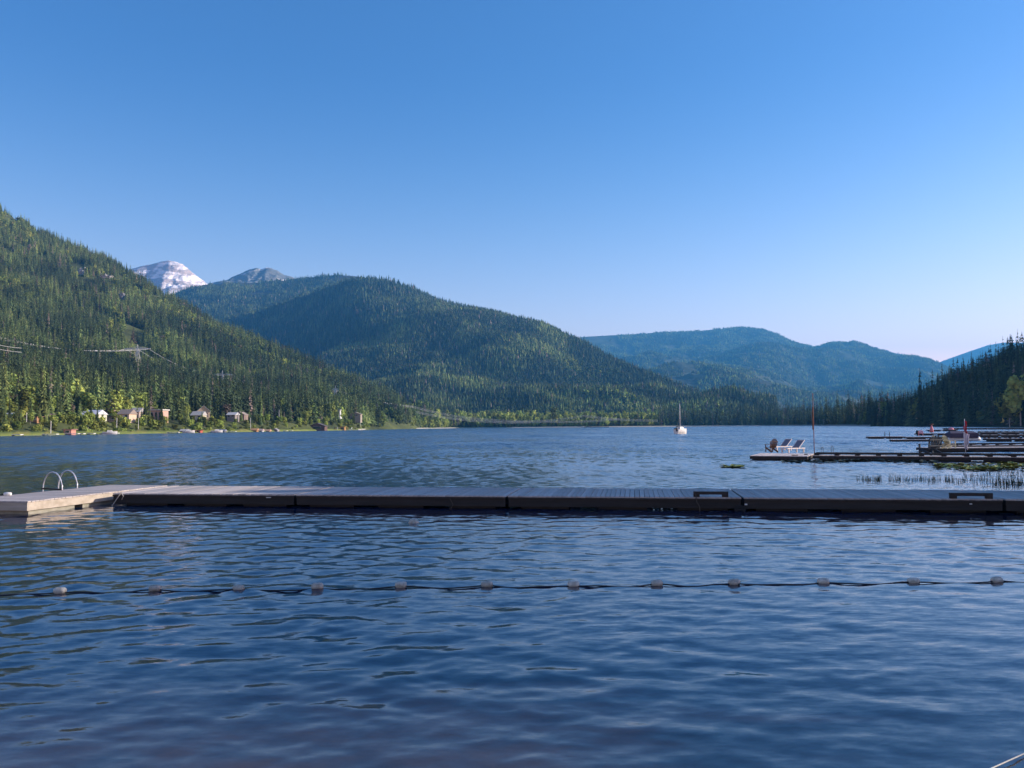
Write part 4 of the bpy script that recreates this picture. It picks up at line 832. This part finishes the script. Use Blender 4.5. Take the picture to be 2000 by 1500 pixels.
# small boats at the far right docks
def boat(name, loc, rz, L_, W_, H_, m, label, cabin=None, cat='boat', group=None, mast=0):
    t = empty(name, loc, rz); tag(t, label, cat, group); st = 9; V = []; Fc = []
    for i in range(st):
        u = i / (st - 1); w = W_ / 2 * (1 - max(0, (u - .45) / .55) ** 2.2) * (.86 + .14 * min(1, u * 4)); h = H_ * (1 + .25 * u * u); kz = -.12 + .1 * max(0, u - .7)
        for (yy, zz) in ((-w, h), (-w * .92, h * .45), (-w * .55, kz), (0, kz - .12), (w * .55, kz), (w * .92, h * .45), (w, h), (w * .8, h * .96), (-w * .8, h * .96)): V.append((u * L_, yy, zz))
    for i in range(st - 1):
        for k in range(9): a_ = i * 9 + k; b_ = i * 9 + (k + 1) % 9; Fc.append((a_, b_, b_ + 9, a_ + 9))
    Fc.append(tuple(range(9))); Fc.append(tuple((st - 1) * 9 + k for k in range(9))[::-1])
    me = bpy.data.meshes.new('hull'); me.from_pydata(V, [], Fc); me.update(); link('hull', me, MT[m], t)
    if cabin: x0, x1, hh, cm = cabin; MB().poly([(x0, -W_ * .3, H_), (x1, -W_ * .24, H_ * 1.05), (x1, W_ * .24, H_ * 1.05), (x0, W_ * .3, H_), (x0 + .1, -W_ * .25, H_ + hh), (x1 - .5, -W_ * .2, H_ + hh * .9), (x1 - .5, W_ * .2, H_ + hh * .9), (x0 + .1, W_ * .25, H_ + hh)],
                   [(0, 1, 5, 4), (1, 2, 6, 5), (2, 3, 7, 6), (3, 0, 4, 7), (4, 5, 6, 7)]).build('cabin', MT[cm], t)
    return t
yb = at_w(1958, 834.5, 0); o = empty('wind_banner', yb + Vector((0, 0, .4))); tag(o, 'yellow wind banner before the dark hill at the right', 'banner'); hb_ = P(1958, 815, yb.y).z
MB().tube([(0, 0, 0), (0, 0, hb_ - .4)], .06, 6).build('pole', MT['darkwood'], o); MB().poly([(0, -.05, hb_ - .5), (1.3, 0, hb_ * .62), (1.0, .3, hb_ * .42), (-1.2, 0, hb_ * .36), (0, .05, hb_ * .55)], [(0, 1, 2, 4), (4, 2, 3), (4, 3, 2), (4, 2, 1, 0)]).build('cloth', MT['yellowcloth'], o)

# sailboat
sb = G(1330, 847.2, 0); sbt = boat('sailboat', sb + Vector((-1.3, .6, 0)), math.radians(40), 4.8, 2.2, 1.3, 'white', 'white sailboat at anchor with bare mast in mid lake', cabin=(1.2, 3.2, .7, 'white'), cat='sailboat')
mh = P(1330, 788, sb.y).z
MB().tube([(1.9, 0, 1.1), (1.9, 0, mh)], .10, 8, .075).build('mast', MT['white'], sbt, sm=True)
MB().tube([(1.85, 0, 2.2), (.1, 0, 2.0)], .12, 7).build('furled_sail', MT['bluewood'], sbt, sm=True)
MB().box(-.25, -.02, -.6, -.2, .7, 1.75).build('outboard', MT['tyre'], sbt); MB().box(.1, .6, .2, .7, 1.12, 1.6).build('locker', MT['bluewood'], sbt)
for s_ in (-1, 1): MB().tube([(1.9, 0, mh * .85), (1.9, s_ * .9, 1.2)], .015, 4).build('shroud', MT['steel'], sbt)


# ------------------------------------------------------------------ water plants
def pads(name, rects, n, m, label, size=(.12, .24), lift=.05):
    V = []; Fc = []
    for i in range(n):
        x0, x1, y0, y1 = random.choice(rects); p = G(random.uniform(x0, x1), random.uniform(y0, y1), 0); r = random.uniform(*size); k0 = len(V); tx, ty = random.uniform(-lift, lift) * 2.5, random.uniform(-lift, lift) * 2.5
        for k in range(8): a = .35 + k * 5.6 / 7; x = r * math.cos(a); y = r * math.sin(a); V.append((p.x + x, p.y + y, .03 + random.uniform(0, lift) * .6 + tx * x + ty * y + r * max(tx, -tx, ty, -ty)))
        V.append((p.x, p.y, .025)); Fc += [(k0 + k, k0 + k + 1, k0 + 8) for k in range(7)]
    me = bpy.data.meshes.new(name); me.from_pydata(V, [], Fc); me.update(); tag(link(name, me, m), label, 'lily pads', None, 'stuff')
pads('lily_pads', [(1828, 1870, 909, 916), (1865, 1950, 907, 918), (1880, 1952, 913, 920), (1950, 2000, 906, 918)], 230, MT['pad'], 'yellow green lily pads floating between the reeds and the long dock', lift=.09)
pads('lily_pads', [(1411, 1434, 910, 914), (1430, 1452, 911, 914.5)], 60, MT['pad'], 'small lone patch of yellow lily pads left of the swim platform')
pads('lily_pads', [(1530, 1655, 900.5, 904.5), (1640, 1700, 899.5, 902), (1708, 1830, 899, 904)], 330, MT['paddark'], 'dark lily pads along the near side of the long dock', lift=.07)
def reeds(label, rects, n):
    V = []; Fc = []
    for i in range(n):
        x0, x1, y0, y1, h0 = random.choice(rects); p = G(random.uniform(x0, x1), random.uniform(y0, y1), 0); h = h0 * random.uniform(.35, 1.2); a = random.uniform(0, 3.14); w = .006; l = random.uniform(-.12, .12) * h; l2 = random.uniform(-.1, .1) * h; k = len(V)
        dx, dy = w * math.cos(a), w * math.sin(a)
        V += [(p.x - dx, p.y - dy, -.1), (p.x + dx, p.y + dy, -.1), (p.x + l * .5 + dx, p.y + dy + l2 * .5, h * .6), (p.x + l * .5 - dx, p.y - dy + l2 * .5, h * .6), (p.x + l, p.y + l2, h)]
        V += [(p.x - dy, p.y + dx, -.1), (p.x + dy, p.y - dx, -.1), (p.x + l * .5 + dy, p.y - dx + l2 * .5, h * .6), (p.x + l * .5 - dy, p.y + dx + l2 * .5, h * .6)]
        Fc += [(k, k + 1, k + 2, k + 3), (k + 3, k + 2, k + 4), (k + 5, k + 6, k + 7, k + 8), (k + 8, k + 7, k + 4)]
    me = bpy.data.meshes.new('reeds'); me.from_pydata(V, [], Fc); me.update(); tag(link('reeds', me, MT['reed']), label, 'reeds', None, 'stuff')
cl = [(1668, 1700), (1688, 1720), (1712, 1722), (1735, 1760), (1762, 1800), (1795, 1838), (1845, 1870), (1880, 1930)]
reeds('thin dark reeds standing in the water behind the dock at the right', [(a, b, 936, 941, .24) for a, b in cl] + [(1812, 1900, 940, 944, .22)], 340)
reeds('denser reeds at the right edge between lily pads and dock', [(1900, 2010, 938, 950, .3), (1940, 2010, 945, 951, .3), (1880, 2010, 926, 936, .22), (1930, 2010, 918, 925, .22)], 430)

# ------------------------------------------------------------------ left shore: banks, houses, boathouses
def bank(px0, px1, name, m, label, h0=.9, taper=False, back=16, off=-1.5, n=None, kind=None):
    n = n or max(4, int((px1 - px0) / 6)); V = []
    for i in range(n + 1):
        px = px0 + (px1 - px0) * i / n; D = shore_D(px) + off; a = A(px); h = h0 * (1 if not taper else .15 + .85 * math.sin(math.pi * i / n) ** .6 * random.uniform(.7, 1.15))
        for dd, z in ((0, -.3), (1.2, .25 + random.uniform(0, .15)), (4, h + random.uniform(-.2, .3)), (back, h + .9), (back + 8, -1)): V.append((a * (D + dd), D + dd, z))
    return tag(link(name, mesh_np(name, V, grid_faces(n + 1, 5)), m), label, 'bank', None, kind or 'structure')
m_grass = forest_floor('bank_grass', (.24, .22, .06), (.14, .15, .05), None, scale=.15)
m_grass2 = forest_floor('bank_green', (.15, .19, .045), (.24, .25, .07), None, scale=.2)
bank(-20, 1000, 'shore_bank', m_grass2, 'green grassy bank along the left shore', h0=.8, back=9, off=-.5)
for a_, b_ in ((18, 66), (78, 112), (242, 296), (345, 365), (398, 446), (452, 492)): bank(a_, b_, 'grass_slope', m_grass, 'yellow grassy slope', h0=1.5, taper=True, back=12, off=.3)
bank(700, 1700, 'sand_shore', MT['sand'], 'pale sand and grass shoreline at the far end of the lake', h0=.9, back=14, off=-2)

WM = {}
def wallm(c):
    if c not in WM: WM[c] = mat('house_paint', c, .8, tuple(x * .8 for x in c), 1.5)
    return WM[c]
def house(px0, px1, py_base, py_top, dd, wall, roof, label, style='gable', depth=9, deckb=False, wins=2, rz=0, hill=left_hill, name='house', cat='house', D=None, trim=(.7, .68, .62)):
    D = D or shore_D((px0 + px1) / 2) + dd; a = P(px0, py_base, D); b_ = P(px1, py_base, D); W = b_.x - a.x; H = P(px0, py_top, D).z - a.z
    t = empty(name, ((a.x + b_.x) / 2, D, a.z), rz); tag(t, label, cat); w = W / 2; rh = H * .38; wh = H - rh if style != 'flat' else H * .88
    MB().box(-w, w, 0, depth, -6, wh).build('wall', wallm(wall), t)
    rm = wallm(roof)
    if style == 'gable':      # gable facing the lake
        MB().poly([(-w * 1.0, .01, wh), (w, .01, wh), (0, .01, H * .97)], [(0, 1, 2)]).build('gable', wallm(wall), t)
        r = MB(); e = w * .12
        for s_ in (-1, 1): r.poly([(s_ * (w + e), -.7, wh - .25), (s_ * (w + e), depth + .5, wh - .25), (0, depth + .5, H), (0, -.7, H), (s_ * (w + e), -.7, wh - .5), (s_ * (w + e), depth + .5, wh - .5), (0, depth + .5, H - .25), (0, -.7, H - .25)], [(0, 1, 2, 3), (4, 7, 6, 5), (0, 3, 7, 4), (1, 5, 6, 2), (0, 4, 5, 1)])
        r.build('roof', rm, t)
    elif style == 'side':     # ridge runs along the shore, roof slope towards the lake
        MB().poly([(-w - .5, -.8, wh - .3), (w + .5, -.8, wh - .3), (w + .5, depth / 2, H), (-w - .5, depth / 2, H), (w + .5, depth + .6, wh - .3), (-w - .5, depth + .6, wh - .3)], [(0, 1, 2, 3), (3, 2, 4, 5), (1, 4, 2), (0, 3, 5)]).build('roof', rm, t)
    else:
        MB().box(-w - .7, w + .7, -.9, depth + .6, wh + .01, wh + H * .1).build('roof', rm, t)
    n = wins
    for i in range(n):
        x = -w + (i + .5) * W / n; ww = W / n * .5; z0 = wh * .35; z1 = wh * .8
        f = MB().box(x - ww / 2 - .12, x + ww / 2 + .12, -.10, -.02, z0 - .12, z1 + .12).build('window', wallm(trim), t); MB().box(x - ww / 2, x + ww / 2, -.13, -.102, z0, z1).build('pane', MT['glass'], f)
    if deckb:
        d = MB().box(-w - .3, w + .3, -2.2, -.02, wh * .05, wh * .05 + .25).build('balcony', wallm((.5, .42, .32)), t)
        MB().box(-w - .3, w + .3, -2.2, -2.12, wh * .05 + .9, wh * .05 + 1.0).build('railing', wallm(trim), d)
        for x in np.linspace(-w, w, 4): MB().box(x - .1, x + .1, -2.15, -1.95, -5, wh * .05).build('post', wallm(trim), d)
    return t
house(-8, 15, 822, 806, 46, (.62, .58, .55), (.5, .5, .5), 'pale house cut by the left edge of the view', 'side', wins=2)
house(55, 72, 823, 813, 40, (.45, .24, .13), (.33, .2, .13), 'small orange hut with dark openings among the left trees', 'flat', 5, wins=2)
house(94, 108, 818, 808, 48, (.35, .26, .22), (.40, .24, .20), 'low brown cabin roof showing between trees left', 'side', 6, wins=1)
house(158, 188, 822, 800, 42, (.60, .57, .45), (.66, .66, .70), 'house with big light grey metal roof among the trees', 'side', 11, wins=2)
house(204, 226, 824, 812, 40, (.38, .24, .16), (.10, .10, .11), 'low house with orange terrace between grey roof and beige house', 'flat', 8, deckb=True, wins=2)
house(230, 252, 822, 799, 42, (.66, .50, .36), (.30, .24, .2), 'beige gabled house with balcony on the left shore', 'side', 9, deckb=True, wins=2)
house(253, 271, 816, 796, 52, (.42, .33, .28), (.42, .40, .38), 'taller brown house behind the beige gabled house', 'side', 9, wins=1)
house(293, 316, 821, 799, 42, (.60, .38, .30), (.66, .62, .56), 'pinkish house with flat pale eave on the left shore', 'flat', 9, deckb=True, wins=3)
house(373, 394, 822, 803, 44, (.66, .58, .42), (.45, .43, .4), 'cream lower house joined to the gabled chalet', 'side', 8, deckb=True, wins=2)
house(386, 409, 820, 792, 52, (.50, .40, .26), (.50, .50, .50), 'gabled wooden chalet above the round yellow bush', 'gable', 10, deckb=True, wins=2, rz=.35)
house(443, 459, 817, 805, 46, (.30, .26, .24), (.55, .54, .54), 'dark house with white eave right of the chalet', 'side', 9, wins=2)
house(458, 477, 818, 804, 46, (.30, .22, .18), (.34, .28, .24), 'brown house roof beside the white eaved dark house', 'gable', 9, wins=1)
house(650, 664, 812, 800, 60, (.72, .72, .74), (.6, .6, .62), 'white house deep in the trees above the beach huts', 'flat', 9, wins=2)
house(684, 704, 814, 805, 50, (.40, .32, .25), (.42, .36, .28), 'brown roofed house above the bright beach chairs', 'gable', 9, wins=1)
house(604, 634, 841.2, 826, 1, (.16, .10, .08), (.14, .12, .12), 'dark brown gabled boathouse lodge at the water', 'gable', 10, wins=1, name='boathouse', cat='boathouse')
# boathouses and huts at the water
for (a_, b_, y1, y0, w_, r_, st, lb) in [(124, 139, 849, 838, (.55, .26, .20), (.45, .25, .22), 'flat', 'small brick pink boathouse below the tall dark conifers'), (365, 375, 846, 840, (.42, .20, .14), (.4, .25, .2), 'flat', 'tiny reddish hut at the water left of the round bush'),
                                       (352, 364, 846, 838, (.55, .50, .44), (.55, .5, .45), 'side', 'pale slanting roof hut at the water below the chalet'), (382, 391, 846, 840, (.50, .12, .08), (.5, .14, .1), 'flat', 'bright red shed at the water below the round bush'),
                                       (422, 438, 846, 838.5, (.16, .16, .18), (.25, .26, .30), 'side', 'dark boathouse under a grey tarpaulin'), (490, 501, 845, 836.5, (.42, .22, .10), (.5, .28, .14), 'side', 'orange roofed hut at the water, leftmost of three'),
                                       (502, 512, 845, 837.5, (.62, .60, .60), (.55, .40, .34), 'side', 'white fronted hut at the water, middle of three'), (514, 526, 845, 838.5, (.50, .30, .18), (.55, .34, .2), 'side', 'orange brown hut at the water, rightmost of three'),
                                       (532, 542, 844.5, 836.5, (.45, .40, .40), (.36, .34, .36), 'gable', 'small grey gabled boathouse at the water right of the orange huts'), (664, 673, 840.5, 833, (.62, .34, .14), (.6, .3, .12), 'flat', 'small orange beach hut between white posts')]:
    house(a_, b_, y1 - .3, y0, .8, w_, r_, lb, st, 4, wins=1, name='boat_hut', cat='hut')
# white jetties
for a_, b_, lb in [(22, 40, 'short pale jetty below the yellow slope at far left'), (71, 110, 'long white jetty at the foot of the bare white pole'), (118, 152, 'white jetty in front of the pink boathouse'), (155, 163, 'tiny white jetty right of the pink boathouse'), (171, 183, 'short white jetty below the grey roofed house'),
                   (196, 207, 'white boat sized jetty below the orange terrace'), (211, 230, 'thin pale jetty below the beige house'), (318, 348, 'long pale jetty below the pink flat roofed house'), (404, 423, 'white jetty left of the grey tarpaulin boathouse'), (440, 460, 'pale jetty right of the grey tarpaulin boathouse'),
                   (553, 560, 'tiny white jetty below the dark conifers'), (564, 571, 'second tiny white jetty before the birch'), (652, 700, 'white jetty in front of the orange beach hut'), (792, 806, 'small white jetty on the far sandy shore'), (900, 940, 'low grey jetty at the far shore'), (942, 968, 'pale jetty right of the low grey one')]:
    D = shore_D((a_ + b_) / 2) - 2.5; p0 = Vector((A(a_) * D, D, 0)); p1 = Vector((A(b_) * D, D, 0)); L_ = (p1 - p0).length
    t = empty('jetty', p0); tag(t, lb, 'jetty'); MB().box(0, L_, 0, 2.2, .35, .62).build('deck', MT['white'], t)
    for i in range(max(2, int(L_ / 4))): MB().box(.4 + i * 4, .7 + i * 4, .3, .6, -1, .348).build('pile', MT['darkwood'], t)
for px, y1, y0, dd, lb in [(99, 849, 822, 3, 'bare white pole rising from the long white jetty'), (228, 830, 816, 20, 'thin pale pole before the beige house'), (270, 842, 817, 14, 'pale leaning pole between the beige and pink houses'), (489, 836, 816, 12, 'thin pale pole above the orange roofed huts'), (704, 836, 815, 10, 'thin white pole by the beach right of the huts'), (545, 815, 800, 40, 'slim white pole deep among the dark conifers'), (52, 818, 806, 40, 'thin pale pole left of the orange hut')]:
    D = shore_D(px) + dd; a = P(px, y1, D); b_ = P(px, y0, D); t = MB().tube([(0, 0, -3), (0, 0, b_.z - a.z)], .16, 6, .12).build('pale_pole', MT['white'], None, a); tag(t, lb, 'pole')
for i, (px, lb) in enumerate([(654, 'leftmost bright beach chair on the white jetty'), (659, 'beach chair second from the left on the white jetty'), (678, 'beach chair just right of the orange beach hut'), (686, 'beach chair second right of the orange beach hut'), (694, 'rightmost beach chair on the white jetty')]):
    D = shore_D(px) - 1.5; adirondack(Vector((A(px) * D, D, .62)), .4 * i, MT['white'] if i % 2 else MT['rust'], lb).scale = (1.6, 1.6, 2.2)
# parked boats, left
for px, m_, lb in [(201, 'white', 'white boat on the shore below the orange terrace'), (357, 'white', 'white boat pulled up beside the slanting hut'), (413, 'white', 'white boat moored left of the grey tarpaulin'), (1136, 'white', 'tiny white boat at the far shore left of a dark dock')]:
    D = shore_D(px) - 4; boat('small_boat', Vector((A(px) * D, D, 0)), .2, 6.5, 2.2, 1.2, m_, lb, cabin=(2, 4.4, .8, 'white'))
a = G(1140, 835.2, 0); D = 1330.0; p0 = Vector((A(1140) * D, D, 0)); simple_dock('far_dock', p0, Vector((1, 0, 0)), 42, 3, 1.1, 'dark dock with posts at the far shore right of the tiny boat', th=.8, posts=((10, 1, 2.5), (26, 1, 3), (30, 1, 3)), planks=False, group='docks of the far shore')
# buildings at the far end
for (a_, b_, y1, y0, D, w_, lb) in [(1637, 1644, 818, 812.5, 1180, (.75, .75, .62), 'small bright white building above a green lawn at the far shore'), (1603, 1611, 821, 818.5, 1200, (.5, .5, .55), 'low grey roof among the dark far trees left of the white building'), (1678, 1685, 820, 817.5, 1000, (.6, .62, .66), 'tiny pale roof among dark trees right of the white building'),
                                    (1306, 1313, 817.5, 814.5, 1560, (.6, .62, .64), 'tiny pale roof in the far conifers left of the mast'), (1341, 1346, 815.5, 811.5, 1560, (.6, .6, .58), 'tiny pale house in the far conifers right of the mast'), (1636, 1642, 829, 824.5, 1120, (.55, .56, .5), 'pale boathouse at the water below the white building')]:
    house(a_, b_, y1, y0, 0, w_, w_, lb, 'flat', 6, wins=1, D=D, name='cabin', cat='cabin')
# rock outcrops on the left hill
for px, py, w_, h_, D, lb in [(152, 529, 20, 14, 1500, 'grey cliff with dark cleft high on the left hillside'), (200, 541, 22, 6, 1520, 'low pale rock shelf right of the high grey cliff'), (233, 576, 20, 15, 1350, 'craggy grey outcrop in the middle of the left hillside')]:
    a_ = A(px); D = surf_D(px, py + h_ * .5); zk = float(left_hill.z(np.array(a_), np.array(D))); c = Vector((a_ * D, D - 2, zk + 4)); s_ = D / F
    nu, nv = 12, 7; V = []
    for i in range(nu + 1):
        for jx in range(nv + 1):
            x = (i / nu - .5) * w_ * s_ * 1.1; z = (jx / nv - .45) * h_ * s_ * 1.15 * (1 - .5 * abs(i / nu - .5)) * (.55 + .9 * vnoise(i * 1.3 + px, 3.3)); V.append((x, 9 * (vnoise(i * .9 + px, jx * 1.1) - .5) + z * .35 + 10 * (2 * abs(i / nu - .5)) ** 3, z + 5 * (vnoise(i * .7, jx + px) - .5)))
    o = link('rock_outcrop', mesh_np('rock_outcrop', V, grid_faces(nu + 1, nv + 1)), MT['rock'], None, c); tag(o, lb, 'rock')

# ------------------------------------------------------------------ power line
def pylon(px, y_arm, y_base, D, arm, label, twist=0):
    D = surf_D(px, y_base + 3); a = P(px, y_base + 3, D); H = P(px, y_arm, D).z - a.z; t = empty('pylon', a, twist); tag(t, label, 'pylon', 'steel pylons of the power line'); hw = arm / F * D / 2; r = .5
    b = MB(); wb, wt = H * .13, H * .045
    for sx in (-1, 1):
        for sy in (-1, 1): b.bar((sx * wb, sy * wb, -8), (sx * wt, sy * wt, H), r, r)
    for k in range(6):
        z0, z1 = H * k / 6, H * (k + 1) / 6; w0 = wb + (wt - wb) * k / 6; w1 = wb + (wt - wb) * (k + 1) / 6
        b.bar((-w0, -w0, z0), (w1, -w1, z1), r * .7, r * .7); b.bar((w0, -w0, z0), (-w1, -w1, z1), r * .7, r * .7)
    b.build('tower', MT['lattice'], t)
    c = MB(); c.bar((-hw, 0, H), (hw, 0, H), .9, .9); c.bar((-hw, 0, H), (0, 0, H + 2.2), r, r); c.bar((hw, 0, H), (0, 0, H + 2.2), r, r); c.build('crossarm', MT['lattice'], t); MB().bar((0, 0, H), (0, 0, H + 5), r, r).build('peak', MT['lattice'], t)
    return a + Vector((0, 0, H)), hw
p1, h1 = pylon(268, 681, 716, 900, 50, 'nearest steel pylon on the left hillside above the beige house'); p2, h2 = pylon(434, 732, 752, 1010, 44, 'second steel pylon with wide arm above the chalet'); p3, h3 = pylon(655, 761, 784, 1180, 16, 'third small pylon above the white house in the trees')
def cable(pts, sag, r, label, n=14):
    V = []
    for i in range(len(pts) - 1):
        for q in range(n + (i == len(pts) - 2)):
            tq = q / n; p = pts[i].lerp(pts[i + 1], tq); p.z -= sag[i] * 4 * tq * (1 - tq); V.append(p)
    o = V[0].copy(); t = MB().tube([v - o for v in V], r, 4).build('power_cable', MT['wire'], None, o); tag(t, label, 'cable', 'cables of the power line')
for k, (y0, nm) in enumerate(((646, 'uppermost'), (650, 'middle'), (654, 'lowest'))):
    s_ = (k - 1) / 1.0; cable([P(-60, y0 - 6, 780), p1 + Vector((s_ * h1 * .9, 0, -.5)), p2 + Vector((s_ * h2 * .9, 0, -.5)), p3 + Vector((s_ * h3 * .9, 0, -.5))], (9, 9, 20), .19, '%s cable strung between the hillside pylons' % nm)
for k, y0 in enumerate((672, 680)): cable([P(-40, y0 - 8, 600), P(42, y0 + 8, 640)], (1, 1), .13, '%s short cable at the left edge below the main cables' % ('upper' if k == 0 else 'lower'))
for k in range(3):
    y = k * 1.6; cable([p3 + Vector((k * 3 - 3, 0, -1)), P(808, 793 + y, 1290), P(965, 819 + y, 1330), P(1140, 811 + y, 1360), P(1285, 820 + y, 1400)], (3, 4, 5, 2), .13, '%s strand of the upper sagging cable bundle over the far shore' % ('top', 'middle', 'bottom')[k])
for k in range(3):
    y = k * 1.5; cable([P(812, 803 + y, 1280), P(965, 823 + y, 1310), P(1060, 822 + y, 1330), P(1210, 817 + y, 1360)], (3, 1, 2), .14, '%s strand of the lower cable bundle over the far shore' % ('top', 'middle', 'bottom')[k])
